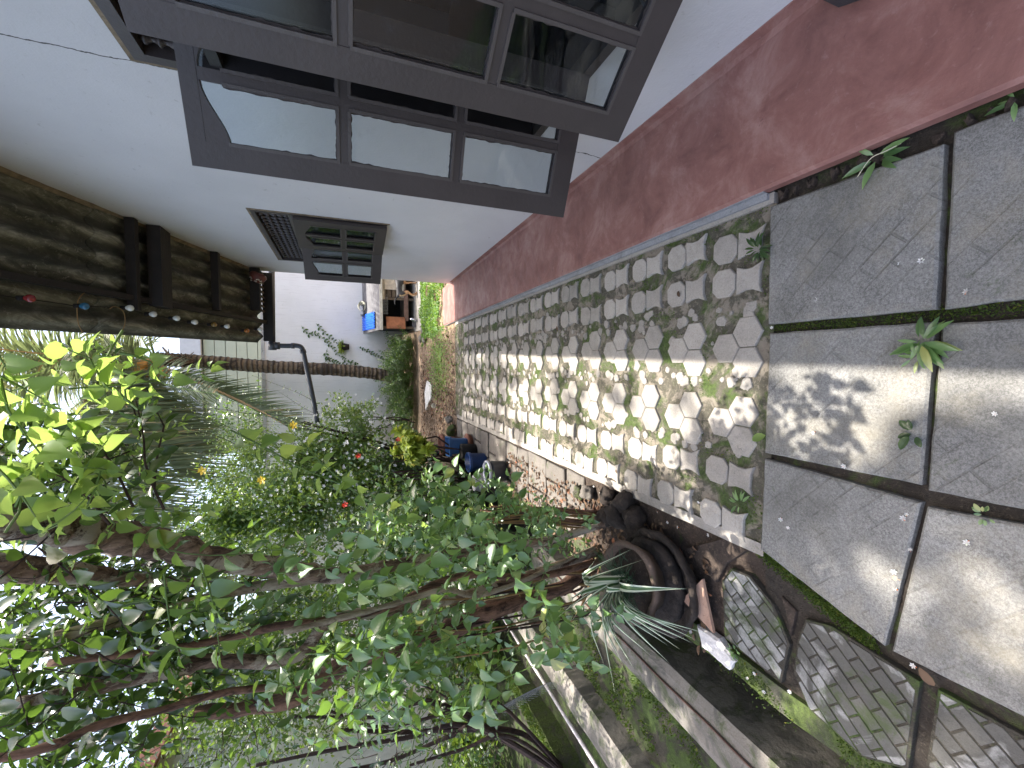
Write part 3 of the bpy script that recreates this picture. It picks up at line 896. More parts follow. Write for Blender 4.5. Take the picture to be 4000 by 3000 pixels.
def casement(name, hinge, tip, z0, z1, rows, parent, label, hr):
    """one open sash: frame mesh with its panes as sub-parts; hinge and tip are (x, y)"""
    hx, hy = hinge; L_ = math.hypot(tip[0] - hx, tip[1] - hy)
    ang = math.atan2(tip[1] - hy, tip[0] - hx)
    T = Matrix.Translation((hx, hy, z0)) @ Matrix.Rotation(ang, 4, 'Z')
    W_, H_ = L_, z1 - z0
    st, rl, mul, th = .070, .092, .038, .032
    if rows == 3: st, rl = .084, .094
    b = MB()
    bx = lambda x0, zz0, x1, zz1, y0=-th / 2, y1=th / 2: b.box(x0, y0, zz0, x1, y1, zz1, T)
    bx(0, 0, st, H_); bx(W_ - st, 0, W_, H_); bx(st, 0, W_ - st, rl)
    ztop = H_ - rl * (.55 if rows == 3 else .8)
    bx(st, ztop, W_ - st, H_)
    xm0, xm1 = W_ / 2 - mul / 2, W_ / 2 + mul / 2
    bx(xm0, rl, xm1, ztop, -th / 2 + .002, th / 2 - .002)
    inner = ztop - rl
    if rows == 3: cuts = [rl, 1.1435 - z0, 1.589 - z0, ztop]
    else: cuts = [rl, rl + inner * .46, ztop]
    for zc in cuts[1:-1]:
        bx(st, zc - mul / 2, xm0, zc + mul / 2, -th / 2 + .003, th / 2 - .003); bx(xm1, zc - mul / 2, W_ - st, zc + mul / 2, -th / 2 + .003, th / 2 - .003)
    # arched heads
    drop = (.070 if rows == 3 else .055)
    for side in (0, 1):
        xa, xb = (st, xm0) if side == 0 else (W_ - st, xm1)
        n = 10
        for i in range(n):
            u0, u1 = i / n, (i + 1) / n
            xs0, xs1 = xa + (xb - xa) * u0, xa + (xb - xa) * u1
            d0, d1 = ogee(u0, drop) + .004, ogee(u1, drop) + .004
            y0, y1 = -th / 2 + .0015, th / 2 - .0015
            vs = [(xs0, y0, ztop - d0), (xs1, y0, ztop - d1), (xs1, y0, ztop), (xs0, y0, ztop), (xs0, y1, ztop - d0), (xs1, y1, ztop - d1), (xs1, y1, ztop), (xs0, y1, ztop)]
            b.add([T @ Vector(q) for q in vs], [(0, 1, 2, 3), (7, 6, 5, 4), (0, 4, 5, 1)])
    fr = b.build(name, DARKPAINT, parent)
    if label: fr["label"] = label
    # raised glazing beads catching the light
    bd = MB(); e = .007
    for k in range(rows):
        c0 = cuts[k] + (mul / 2 if k else 0); c1 = cuts[k + 1] - (mul / 2 if k < rows - 1 else 0)
        for xa, xb in ((st, xm0), (xm1, W_ - st)):
            top = c1 - (drop if k == rows - 1 else 0)
            for sg in (-1, 1):
                ya, yb = (-th / 2 - .004, -th / 2 + .006) if sg < 0 else (th / 2 - .006, th / 2 + .004)
                bd.box(xa - .004, ya, c0 - .004, xb + .004, yb, c0 + e, T)
                bd.box(xa - .004, ya, c0 + e, xa + e, yb, top, T); bd.box(xb - e, ya, c0 + e, xb + .004, yb, top, T)
                if k < rows - 1: bd.box(xa + e, ya, c1 - e, xb - e, yb, c1 + .004, T)
    bd.build("glazing_bead", BEADM, fr)
    for k in range(rows):
        c0 = cuts[k]; c1 = cuts[k + 1]
        for xa, xb in ((st - .004, xm0 + .004), (xm1 - .004, W_ - st + .004)):
            p = MB()
            p.box(xa, -.002, c0 - .004 + (.02 if k else 0), xb, .002, c1 + .004 - (.02 if k < rows - 1 else 0), T)
            p.build("pane", GLASS, fr)
    for k in range(rows):
        pb = MB()
        c0 = cuts[k] + (mul / 2 if k else 0); c1 = (cuts[k + 1] - mul / 2) if k < rows - 1 else cuts[k + 1] - drop
        for xa, xb in ((st, xm0), (xm1, W_ - st)):
            n = 22
            for side in range(4):
                for i in range(n):
                    u0, u1 = i / n, (i + 1) / n
                    w0 = .008 + .009 * abs(nse(u0 * 9, side * 3 + k, xa * 9)); w1 = .008 + .009 * abs(nse(u1 * 9, side * 3 + k, xa * 9))
                    if side == 0: q = [(xa + (xb - xa) * u0, c0), (xa + (xb - xa) * u1, c0), (xa + (xb - xa) * u1, c0 + w1), (xa + (xb - xa) * u0, c0 + w0)]
                    elif side == 1: q = [(xa, c0 + (c1 - c0) * u0), (xa + w0, c0 + (c1 - c0) * u0), (xa + w1, c0 + (c1 - c0) * u1), (xa, c0 + (c1 - c0) * u1)]
                    elif side == 2: q = [(xb, c0 + (c1 - c0) * u0), (xb, c0 + (c1 - c0) * u1), (xb - w1, c0 + (c1 - c0) * u1), (xb - w0, c0 + (c1 - c0) * u0)]
                    else:
                        if k == rows - 1: continue
                        q = [(xa + (xb - xa) * u0, c1), (xa + (xb - xa) * u0, c1 - w0), (xa + (xb - xa) * u1, c1 - w1), (xa + (xb - xa) * u1, c1)]
                    for yo in (-.0035, .0035): pb.add([T @ Vector((a, yo, c)) for a, c in q], [(0, 1, 2, 3)])
        pb.build('paint_smear', DARKPAINT, fr)['kind'] = 'stuff'
    # stay arm
    s_ = MB()
    s_.tube([T @ Vector((W_ * .45, 0, .01)), Vector((XW + .03, hy + .33, z0 + .01))], .005, 6)
    s_.build("stay_bar", WIREM, fr)
    return fr

for wi, (y0, y1, z0, z1, cz0, cz1, rows) in enumerate(WIN):
    b = MB(); t_ = (.05 if wi == 0 else .032); xa, xb = XW - .010, XW + .085
    b.box(xa, y0, z0, xb, y0 + t_, z1); b.box(xa, y1 - t_, z0, xb, y1, z1)
    b.box(xa + (.02 if wi else 0), y0 + t_, z0, xb, y1 - t_, z0 + .04); b.box(xa, y0 + t_, z1 - t_, xb, y1 - t_, z1)
    b.box(xa + .01, y0 + t_, cz1 + .005, xb, y1 - t_, cz1 + .05)
    ym = (y0 + y1) / 2
    b.box(xa + .012, ym - .03, z0 + .045, xb, ym + .03, cz1 + .005)
    fr = b.build("window_frame", DARKPAINT, house)
    b = MB(); b.box(XW - .006, y0 - .02, z0 - .02, XW + .02, y0, z1 + .02); b.box(XW - .006, y1, z0 - .02, XW + .02, y1 + .02, z1 + .02); b.box(XW - .006, y0, z1, XW + .02, y1, z1 + .02)
    b.build("mortar_edge", MORTAR, fr)
    hgt = (z1 - t_) - (cz1 + .05)
    sm = spindle_mesh(hgt)
    n = 19 if wi else 17
    for k in range(n):
        o = bpy.data.objects.new("spindle", sm); COL.objects.link(o); o.parent = fr
        o.matrix_local = Matrix.Translation((XW + .03, y0 + t_ + (k + .5) * (y1 - y0 - 2 * t_) / n, cz1 + .05))
XH = XW - .02
casement("casement", (1.25, .943), (.871, 1.405), .607, 2.100, 3, house, "nearest open casement, cut by the top of the picture", 0)
casement("casement", (1.25, 1.625), (.728, 1.863), .600, 2.095, 3, house, "open casement in the middle, showing two rows of panes beside each other", 0)
casement("casement", (1.25, 4.005), (1.147, 4.510), 1.228, 1.990, 2, house, "small open casement close to the wall of the far window", 0)
casement("casement", (1.25, 4.52), (.922, 4.905), 1.225, 1.972, 2, house, "small open casement of the far window nearest the white wall", 0)

# ================================================================== CANOPY
canopy = empty("canopy_roof", (.8, 4, 3.4))
tag(canopy, "lean-to roof of dark corrugated sheets on dark beams between the white house wall and the sky", "roof")
def zroof(y): return 2.778 - .346 * (y - 6.241)
def xeave(y): return .262 + .0262 * (y - 3.72)
def corr_sheet(ya, yb, lift):
    nx, ny_ = 46, 16
    V = []; F = []
    for j in range(ny_ + 1):
        y = ya + (yb - ya) * j / ny_
        for i in range(nx + 1):
            x = xeave(y) + (1.36 - xeave(y)) * i / nx
            ph = (x - xeave(y)) / .178 * 2 * math.pi
            V.append((x, y, zroof(y) + lift + .032 * math.cos(ph)))
    n0 = len(V)
    V += [(x, y, z + .007) for x, y, z in V]
    for j in range(ny_):
        for i in range(nx):
            a = j * (nx + 1) + i
            F.append((a, a + nx + 1, a + nx + 2, a + 1)); F.append((n0 + a, n0 + a + 1, n0 + a + nx + 2, n0 + a + nx + 1))
    for j in range(ny_):
        a = j * (nx + 1); F.append((a, n0 + a, n0 + a + nx + 1, a + nx + 1))
    for i in range(nx):
        F.append((i, i + 1, n0 + i + 1, n0 + i)); a = ny_ * (nx + 1) + i; F.append((a, n0 + a, n0 + a + 1, a + 1))
    me = bpy.data.meshes.new("roof_sheet"); me.from_pydata(V, [], F); me.update()
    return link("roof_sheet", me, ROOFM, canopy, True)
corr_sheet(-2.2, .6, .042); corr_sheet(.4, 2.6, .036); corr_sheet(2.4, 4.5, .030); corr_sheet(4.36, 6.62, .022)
def beam_x(yc, wd, ht, x0, x1, name="purlin"):
    b = MB(); z = zroof(yc) - .028
    b.box(x0, yc - wd / 2, z - ht, x1, yc + wd / 2, z); return b.build(name, DARKWOOD, canopy)
beam_x(4.60, .075, .07, .50, XW - .003); beam_x(4.86, .24, .10, .56, XW - .003, "rafter"); beam_x(5.63, .10, .07, .64, XW - .003)
beam_x(6.33, .09, .11, .74, XW - .003); beam_x(6.60, .07, .12, .36, XW - .003)
for y in (3.3, 2.2, 1.1, 0.0, -1.1): beam_x(y, .08, .08, .50, XW - .003)
b = MB()
for i in range(20):
    ya, yb = -2.0 + i * .43, -2.0 + (i + 1) * .43
    if yb > 6.6: yb = 6.6
    xa, xb = .57 + .008 * (ya - 3.7), .57 + .008 * (yb - 3.7)
    if ya < 6.6:
        za, zb = zroof(ya) - .030, zroof(yb) - .030
        b.add([(xa, ya, za - .06), (xa + .045, ya, za - .06), (xa + .045, ya, za), (xa, ya, za), (xb, yb, zb - .06), (xb + .045, yb, zb - .06), (xb + .045, yb, zb), (xb, yb, zb)],
              [(0, 1, 2, 3), (4, 7, 6, 5), (0, 4, 5, 1), (1, 5, 6, 2), (2, 6, 7, 3), (3, 7, 4, 0)])
b.build("rafter", DARKWOOD, canopy)
b = MB()   # flashing against the wall
ysn2 = np.linspace(-2, 6.48, 90)
for i in range(89):
    a, c = ysn2[i], ysn2[i + 1]
    wa, wc = .018 + .02 * abs(nse(3, a, 1, 5)), .018 + .02 * abs(nse(3, c, 1, 5))
    b.add([(XW - .001, a, zroof(a) - wa - .02), (XW - .001, c, zroof(c) - wc - .02), (XW - .022, c, zroof(c)), (XW - .022, a, zroof(a)), (XW - .001, c, zroof(c) + .05), (XW - .001, a, zroof(a) + .05)],
          [(0, 3, 2, 1), (3, 5, 4, 2)])
b.build("flashing", MORTAR, canopy)
b = MB()   # crossed battens under the lower end
for k in range(9):
    x = .74 + k * .062
    b.box(x, 6.37, zroof(6.45) - .105, x + .018, 6.57, zroof(6.45) - .085)
b.build("batten", m_plain("brown_batten", (.07, .05, .035), .8), canopy)
# gutter and downpipe of grey plastic
b = MB(); b.tube([(1.40, 6.63, 2.515), (.24, 6.63, 2.535)], .040, 14); b.build("gutter_pipe", PVC, canopy, True)
b = MB(); b.tube([(.35, 6.63, 2.530), (.24, 6.63, 2.532)], .052, 14); b.tube([(.30, 6.63, 2.50), (.30, 6.63, 2.44)], .050, 14); b.build("pipe_socket", PVC, canopy, True)
b = MB()
pp = smooth_path([(.30, 6.63, 2.46), (.30, 6.63, 2.33), (.305, 6.63, 2.24), (.28, 6.63, 2.175), (.20, 6.63, 2.15), (0, 6.63, 2.115), (-.46, 6.63, 2.04), (-.80, 6.63, 1.99)], 34)
b.tube(pp, .033, 12); b.build("drainpipe", PVC, canopy, True)
b = MB(); b.tube([(.245, 6.63, 2.160), (.20, 6.63, 2.150)], .040, 12); b.tube([(.302, 6.63, 2.30), (.302, 6.63, 2.26)], .040, 12); b.build("pipe_socket", PVC, canopy, True)

# ================================================================== LAMP UNDER THE CANOPY
lamp = empty("wall_lamp", (1.17, 6.25, 2.62)); tag(lamp, "red clay lampshade with pale mosaic chips hanging at the low end of the canopy", "lamp")
T = Matrix.Translation((1.19, 6.22, 2.60)) @ Matrix.Rotation(math.radians(-70), 4, 'Y')
b = MB(); b.lathe([(.0, .0), (.085, .0), (.10, .03), (.085, .075), (.06, .11), (.0, .12)], 20, mat=T); b.build("lamp_shade", m_plain("dark_red_clay", (.12, .03, .022), .5), lamp, True)
b = MB(); rr = random.Random(3)
for k in range(34):
    a = rr.uniform(0, 6.28); z = rr.uniform(.075, .115); r = .088 - (z - .07) * .6
    c = T @ Vector((r * math.cos(a), r * math.sin(a), z)); n = (T.to_3x3() @ Vector((math.cos(a), math.sin(a), .8))).normalized()
    u = n.orthogonal().normalized(); v = n.cross(u)
    pts_ = [c + n * .004 + (u * math.cos(q + a) + v * math.sin(q + a)) * rr.uniform(.005, .011) for q in (0, 1.7, 3.1, 4.6)]
    b.add(pts_, [(0, 1, 2, 3)])
o = b.build("mosaic_chip", m_plain("pale_mosaic", (.7, .66, .55), .4), lamp); o["kind"] = "stuff"

# string of bulbs along the canopy edge
bulbs = [((175, 340), (.25, .03, .03), "dark red"), ((515, 388), (.03, .13, .22), "blue"), ((795, 400), (.72, .72, .64), "large white"), ((940, 438), (.62, .62, .55), "cream"), ((1085, 463), (.72, .72, .64), "white"),
         ((1197, 487), (.72, .70, .60), "white"), ((1317, 502), (.20, .12, .03), "amber"), ((1397, 513), (.72, .72, .64), "white"), ((1520, 540), (.35, .12, .02), "orange"), ((1602, 530), (.72, .72, .68), "white")]
places = ["nearest the camera on the bulb string", "second along the bulb string, beside the loop of wire", "third along the string, by the first dark beam", "fourth along the string, beside the wide beam",
          "fifth along the string, just past the wide beam", "sixth along the string, before the amber bulb", "seventh along the string, dark between two white ones",
          "eighth along the string, past the amber bulb", "ninth along the string, near the low end", "last on the string, at the low corner of the roof"]
def roof_pt(p, off):
    v = Wd(p); t = (2.778 + off + .346 * 6.241 - 1.6) / (v[2] + .346 * v[1]); return v * t + EYE
string_pts = []
for (p, c, nm), pl in zip(bulbs, places):
    q = roof_pt(F1(*p), -.085)
    e_ = empty("light_bulb", q); tag(e_, f"{nm} bulb {pl}", "light bulb", "bulbs on the string under the canopy")
    s1 = MB(); s1.lathe([(0, .055), (.016, .055), (.017, .022), (.0, .020)], 10, origin=q); s1.build("socket", BLACKM, e_, True)
    s2 = MB(); s2.lathe([(.010, .024), (.014, .018), (.025, .0), (.027, -.012), (.020, -.028), (.0, -.037)], 14, origin=q); s2.build("bulb_glass", m_plain("bulb_" + nm.replace(' ', '_') + str(len(string_pts)), c, .22, var=.05, bmp=0), e_, True)
    string_pts.append(np.array(q) + np.array([0, 0, .058]))
b = MB()
pts_ = []
string_pts = [string_pts[0] + np.array([0, -.5, .17])] + string_pts
for i in range(len(string_pts) - 1):
    a, c = string_pts[i], string_pts[i + 1]
    for k in range(6):
        t = k / 6; pts_.append(a + (c - a) * t + np.array([0, 0, -.018 * 4 * t * (1 - t)]))
pts_.append(string_pts[-1])
b.tube(pts_, .0035, 5); tag(b.build("cable", BLACKM), "thin black cable that carries the bulbs under the canopy edge", "cable")
b = MB()
b.tube(smooth_path([roof_pt(F1(*p), -.05) for p in ((510, 555), (480, 480), (480, 360), (530, 300), (610, 290), (680, 318))], 24), .0035, 5)
tag(b.build("wire_loop", TANSTEM), "larger loop of thin pale wire hanging at the canopy edge by the blue bulb", "wire")
b = MB()
b.tube(smooth_path([roof_pt(F1(*p), -.05) for p in ((735, 578), (770, 500), (765, 430), (735, 400), (700, 392), (678, 405))], 20), .0035, 5)
tag(b.build("wire_loop", TANSTEM), "smaller curl of pale wire at the canopy edge beside the first white bulb", "wire")

# ================================================================== FAR YARD
yw = empty("yard_wall", (-1, 11.9, 0)); tag(yw, "tall white yard wall with grimy foot behind the palm and the kennel", "wall")
b = MB(); b.box(-9, 11.8, -.2, 9, 12.0, 3.42); b.build("wall", WHITE_FAR, yw)
b = MB(); b.box(-9, 11.77, 3.42, 9, 12.03, 3.50); b.build("coping", m_slab("coping_cement", (.30, .30, .31), (.50, .50, .52), moss=.2, grain=.2), yw)

nb = empty("neighbour_building", (3, 15.5, 0)); tag(nb, "pale olive building with wide horizontal panels rising behind the yard wall under the palm", "building")
PAN = m_plain("olive_panel", (.42, .45, .36), .7, var=.06, scale=2, bmp=0)
b = MB(); b.box(-2.6, 15.06, 0, 9, 18, 5.5); b.build("wall", PAN, nb)
for k in range(9):
    b = MB(); b.box(-2.6, 15.0, 3.0 + k * .28, 9, 15.058, 3.0 + (k + 1) * .28 - .018); b.build("panel", PAN, nb)
b = MB(); b.box(-2.6, 14.9, 5.55, 9, 18, 6.05); b.build("fascia", m_plain("pale_grey_fascia", (.55, .56, .60), .6, var=.06), nb)

nh = empty("neighbour_house", (-7, 7, 0)); tag(nh, "white house wall with a reddish roof edge glimpsed through twigs on the garden side", "house")
b = MB(); b.box(-10, 3.6, 0, -6.7, 13.0, 4.7); b.build("wall", m_plain("bright_plaster", (.78, .74, .73), .8, var=.08, bmp=.002), nh)
b = MB(); b.box(-10.3, 3.3, 4.7, -6.3, 13.2, 4.86); b.box(-6.32, 3.3, 4.55, -6.28, 13.2, 4.7); b.build("roof", m_plain("faded_red_roof", (.40, .17, .13), .8), nh)

# low step in front of the kennel
b = MB()
poly = rough_outline([(.84, 9.25), (2.2, 8.95), (5.0, 8.9), (5.0, 11.75), (.84, 11.75)], .12, .03, 4)
b.prism(poly, -.2, .012, .01); tag(b.build("kennel_terrace", m_slab("terrace_cement", (.22, .20, .175), (.36, .34, .31), grain=.2, moss=.1)), kind="structure")

kn = empty("kennel", (1.7, 11.1, 0)); tag(kn, "low plank kennel with a grey board roof and an open rusty door", "kennel")
K0, K1, KY0, KY1 = .92, 2.75, 10.62, 11.6
b = MB(); zf = lambda y: .80 + (y - 10.42) * .27
b.add([(.88, 10.42, .785), (2.85, 10.42, .80), (2.85, 11.68, 1.13), (.86, 11.68, 1.12), (.88, 10.42, .82), (2.85, 10.42, .835), (2.85, 11.68, 1.165), (.86, 11.68, 1.155)],
      [(0, 3, 2, 1), (4, 5, 6, 7), (0, 1, 5, 4), (1, 2, 6, 5), (2, 3, 7, 6), (3, 0, 4, 7)])
b.build("roof", OLDWOOD, kn)
b = MB(); b.box(.87, 10.395, .765, 2.86, 10.418, .83); b.build("roof_edge", m_plain("pale_edge_board", (.62, .58, .5), .8), kn)
b = MB(); b.box(.95, 11.5, .0, 2.75, 11.56, .95); b.box(.93, 10.66, .05, .96, 11.5, .80); b.box(2.74, 10.66, .05, 2.77, 11.5, .80); b.build("back_panel", BLACKM, kn)
b = MB(); b.box(.95, 10.62, .20, 2.75, 11.5, .235); b.build("floor_board", KSIDE, kn)
b = MB(); b.box(1.12, 10.575, .15, 1.86, 10.617, .225); b.box(1.12, 10.59, .225, 1.86, 10.615, .25); b.build("sill_plank", m_plain("brown_sill", (.22, .13, .095), .7), kn)
for x in (.93, 1.62, 2.2, 2.72):
    b = MB(); b.box(x, 10.622, .0, x + .055, 10.67, .785); b.build("post", KSIDE, kn)
for k in range(5):
    b = MB(); b.box(1.68, 10.60, .235 + k * .105, 2.2, 10.621, .235 + k * .105 + .085); b.build("plank", m_plain("pale_plank", (.40, .36, .30), .8) if k < 2 else KSIDE, kn)
b = MB(); b.box(1.62, 10.585, .70, 2.70, 10.617, .783); b.box(1.85, 10.56, .42, 2.3, 10.583, .70); b.build("plank", m_plain("pale_ply", (.60, .52, .42), .8), kn)
b = MB()
for k in range(14):
    b.box(1.28 + k * .035, 10.602, .62, 1.283 + k * .035, 10.606, .78)
for k in range(5): b.box(1.26, 10.606, .63 + k * .032, 1.78, 10.609, .633 + k * .032)
b.build("wire_mesh", WIREM, kn)
b = MB(); T = Matrix.Translation((1.20, 10.56, .235)) @ Matrix.Rotation(math.radians(198), 4, 'Z')
b.box(0, -.012, 0, .30, .012, .44, T); b.build("door", RUSTD, kn)
b = MB()
def zk(x, y): return zf(y) + .045
for k in range(7):     # bright blue ribbed plastic sheet lying on the roof
    x0 = .93 + k * .058
    b.add([(x0, 10.72, zk(x0, 10.72)), (x0 + .029, 10.72, zk(0, 10.72) + .018), (x0 + .058, 10.72, zk(0, 10.72)), (x0 + .0, 11.62, zk(0, 11.62)), (x0 + .029, 11.62, zk(0, 11.62) + .018), (x0 + .058, 11.62, zk(0, 11.62))],
          [(0, 1, 4, 3), (1, 2, 5, 4)])
tag(b.build("blue_sheet", BRIGHTBLUE), "bright blue ribbed plastic sheet lying on the left end of the kennel roof", "plastic sheet")
hz = empty("hose_coil", (1.50, 11.45, 1.2)); tag(hz, "coil of pale hose in a dark tangle on the back edge of the kennel roof", "hose")
b = MB()
for k in range(5):
    c = Vector((1.50 + .01 * k, 11.42 - .02 * k, zf(11.42) + .12)); r = .085 + .008 * k
    b.tube([c + Vector((r * math.cos(a), .03 * math.sin(a * 2) + .010 * k, r * .75 * math.sin(a))) for a in np.linspace(0, 6.28, 22)], .010, 5)
b.build("hose", m_plain("pale_hose", (.55, .53, .42), .5), hz, True)
b = MB()
for k in range(16):
    a = R0.uniform(0, 6.28); c = Vector((1.45 + R0.uniform(-.13, .10), 11.45, zf(11.4) + .05))
    b.tube([c, c + Vector((.1 * math.cos(a), -.06, .06 + .05 * math.sin(a))), c + Vector((.14 * math.cos(a), -.10, .02))], .006, 4)
b.build("tangled_cord", BLACKM, hz)
b = MB(); T = Matrix.Translation((1.12, 10.15, .075)) @ Matrix.Rotation(math.radians(-68), 4, 'Y')
b.lathe([(0, 0), (.085, .0), (.10, .02), (.11, .045), (.105, .045), (.085, .012), (0, .01)], 20, mat=T)
tag(b.build("metal_bowl", m_plain("steel", (.55, .55, .6), .25, metal=.9, var=.05), None, True), "steel bowl tipped on its side in front of the kennel door", "bowl")
b = MB(); b.box(.95, 10.28, .0, 1.10, 10.36, .09); tag(b.build("pale_box", OLDWOOD), "small pale box on the ground left of the steel bowl", "box")

# ---- dog
dog = empty("dog", (1.80, 10.10, 0)); tag(dog, "black dog with tan legs and a white collar standing before the kennel", "dog")
def skin_obj(name, verts, edges, mat, parent, root=0, sub=2):
    me = bpy.data.meshes.new(name)
    me.from_pydata([v[:3] for v in verts], edges, [])
    o = bpy.data.objects.new(name, me); COL.objects.link(o)
    sk = o.modifiers.new("Skin", 'SKIN'); sk.use_smooth_shade = True
    for i, v in enumerate(verts):
        r = v[3]; rr_ = v[4] if len(v) > 4 else r
        me.skin_vertices[0].data[i].radius = (r, rr_)
    me.skin_vertices[0].data[root].use_root = True
    ss = o.modifiers.new("Sub", 'SUBSURF'); ss.levels = sub; ss.render_levels = sub
    dg = bpy.context.evaluated_depsgraph_get()
    m2 = bpy.data.meshes.new_from_object(o.evaluated_get(dg))
    bpy.data.objects.remove(o)
    m2.name = name; m2.materials.clear(); m2.materials.append(mat)
    o = bpy.data.objects.new(name, m2); COL.objects.link(o)
    o.parent = parent; o.matrix_parent_inverse = parent.matrix_world.inverted()
    m2.shade_smooth()
    return o
def dogmat():
    m, t, b = new_mat("dog_coat")
    tc = t.nodes.new("ShaderNodeNewGeometry"); sp = t.nodes.new("ShaderNodeSeparateXYZ"); t.links.new(tc.outputs["Position"], sp.inputs[0])
    wob = mth(t, 'MULTIPLY', mth(t, 'SUBTRACT', nz(t, world_coord(t), 14, 3), .5), .09)
    z = mth(t, 'ADD', sp.outputs[2], wob)
    leg = ramp(t, z, [(.290, 1), (.315, 0)])
    c = mixc(t, leg, (.016, .015, .018), (.42, .24, .12))
    rump = mth(t, 'MULTIPLY', mth(t, 'LESS_THAN', mth(t, 'ADD', sp.outputs[0], wob), 1.655), mth(t, 'LESS_THAN', sp.outputs[2], .42))
    c = mixc(t, rump, c, (.48, .33, .20))
    t.links.new(c, b.inputs["Base Color"]); b.inputs["Roughness"].default_value = .6
    bump(t, b, nz(t, world_coord(t), 120, 3), .004)
    return m
dx, dy = 1.67, 10.05
dv = [(dx, dy, .36, .054), (dx + .10, dy + .02, .375, .060), (dx + .20, dy + .04, .36, .068), (dx + .30, dy + .06, .375, .070), (dx + .37, dy + .075, .43, .052), (dx + .43, dy + .09, .50, .045), (dx + .49, dy + .10, .55, .050), (dx + .56, dy + .11, .53, .030), (dx + .62, dy + .12, .515, .024),
      (dx - .005, dy - .03, .29, .045), (dx + .045, dy - .035, .205, .028), (dx - .025, dy - .03, .115, .016), (dx + .0, dy - .03, .03, .014), (dx + .04, dy - .03, .015, .014),
      (dx + .015, dy + .05, .29, .045), (dx + .075, dy + .055, .205, .028), (dx + .01, dy + .055, .115, .016), (dx + .04, dy + .055, .03, .014), (dx + .08, dy + .055, .015, .014),
      (dx + .31, dy + .01, .29, .038), (dx + .31, dy + .01, .20, .022), (dx + .32, dy + .01, .11, .016), (dx + .315, dy + .01, .03, .014), (dx + .345, dy + .01, .015, .015),
      (dx + .27, dy + .10, .29, .038), (dx + .25, dy + .10, .20, .022), (dx + .27, dy + .10, .11, .016), (dx + .26, dy + .10, .03, .014), (dx + .29, dy + .10, .015, .015),
      (dx - .05, dy - .02, .40, .018), (dx - .11, dy - .04, .445, .017), (dx - .175, dy - .06, .47, .014), (dx - .23, dy - .07, .455, .008)]
de = [(0, 1), (1, 2), (2, 3), (3, 4), (4, 5), (5, 6), (6, 7), (7, 8), (0, 9), (9, 10), (10, 11), (11, 12), (12, 13), (0, 14), (14, 15), (15, 16), (16, 17), (17, 18),
      (3, 19), (19, 20), (20, 21), (21, 22), (22, 23), (3, 24), (24, 25), (25, 26), (26, 27), (27, 28), (0, 29), (29, 30), (30, 31), (31, 32)]
dv = [(dx + (v[0] - dx) * 1.12, v[1], v[2] * 1.14, v[3] * 1.12) for v in dv]
skin_obj("body", dv, de, dogmat(), dog, 0)
b = MB()
b.tube([Vector((dx + .43, dy + .078, .507)) + Vector((.035 * math.cos(a) * .7, .058 * math.sin(a), -.03 * math.cos(a))) for a in np.linspace(0, 6.28, 16)], .010, 6)
b.build("collar", PETALW, dog, True)
for sg in (-1, 1):
    b = MB(); c = Vector((dx + .532, dy + .10 + sg * .035, .665)); b.add([c + Vector((-.02, 0, 0)), c + Vector((.02, 0, 0)), c + Vector((-.02, sg * .02, .055)), c + Vector((0, sg * .015, 0))], [(0, 1, 2), (1, 3, 2), (3, 0, 2)])
    b.build("ear", BLACKM, dog)

# ---- broken white slab, cup, litter
b = MB(); b.prism([(-.92, 8.95), (-.62, 8.35), (-.36, 8.30), (-.28, 8.75), (-.55, 9.05)], -.02, .05, .015)
tag(b.build("broken_slab", m_slab("whitish_slab", (.45, .43, .41), (.66, .64, .62), grain=.2)), "broken whitish slab lying in the dirt before the palm", "slab")
b = MB(); b.lathe([(0, 0), (.035, 0), (.045, .09), (.042, .09), (.033, .006), (0, .006)], 14, mat=Matrix.Translation((-.74, 8.05, .05)) @ Matrix.Rotation(math.radians(80), 4, 'X'))
tag(b.build("plastic_cup", PETALW, None, True), "small white plastic cup lying in the dirt beside the broken slab", "cup")
# stones near the kennel
def stone(name, c, r, mat, seed, squash=.7):
    bm = bmesh.new(); bmesh.ops.create_icosphere(bm, subdivisions=3, radius=1)
    for v in bm.verts:
        k = 1 + .42 * mnoise.noise(v.co * 1.2 + Vector((seed * 7.1, 0, 0))) + .16 * mnoise.noise(v.co * 3.5 + Vector((seed, 3, 0))) + .05 * mnoise.noise(v.co * 11)
        v.co = Vector((v.co.x * k * r[0], v.co.y * k * r[1], v.co.z * k * r[2]))
    bmesh.ops.rotate(bm, verts=bm.verts, matrix=Matrix.Rotation(seed * 1.7, 3, 'Z'))
    bmesh.ops.translate(bm, verts=bm.verts, vec=Vector(c))
    me = bpy.data.meshes.new(name); bm.to_mesh(me); bm.free()
    return link(name, me, mat, None, True)
for i, (x, y, r, nm) in enumerate([(.62, 9.35, .09, "mossy dark stone at the left foot of the kennel terrace"), (.78, 9.15, .07, "smaller brown stone beside the kennel terrace"), (.55, 9.1, .06, "pale stone with white patches beside the kennel terrace")]):
    tag(stone("stone", (x, y, r * .5), (r, r, r * .8), FLAG if i != 2 else OLDCON, i + 2), nm, "stone", "stones by the kennel terrace")
for i, (x, y, z, r, nm) in enumerate([(-1.02, 6.55, .06, .10, "mossy stone at the edge of the dirt behind the blue planter"), (-.86, 6.75, .05, .08, "pale curled stone beside the yard dirt")]):
    tag(stone("stone", (x, y, z), (r, r * .8, r * .8), MOSSEDGE if i == 0 else OLDCON, i + 11), nm, "stone", "stones behind the planters")

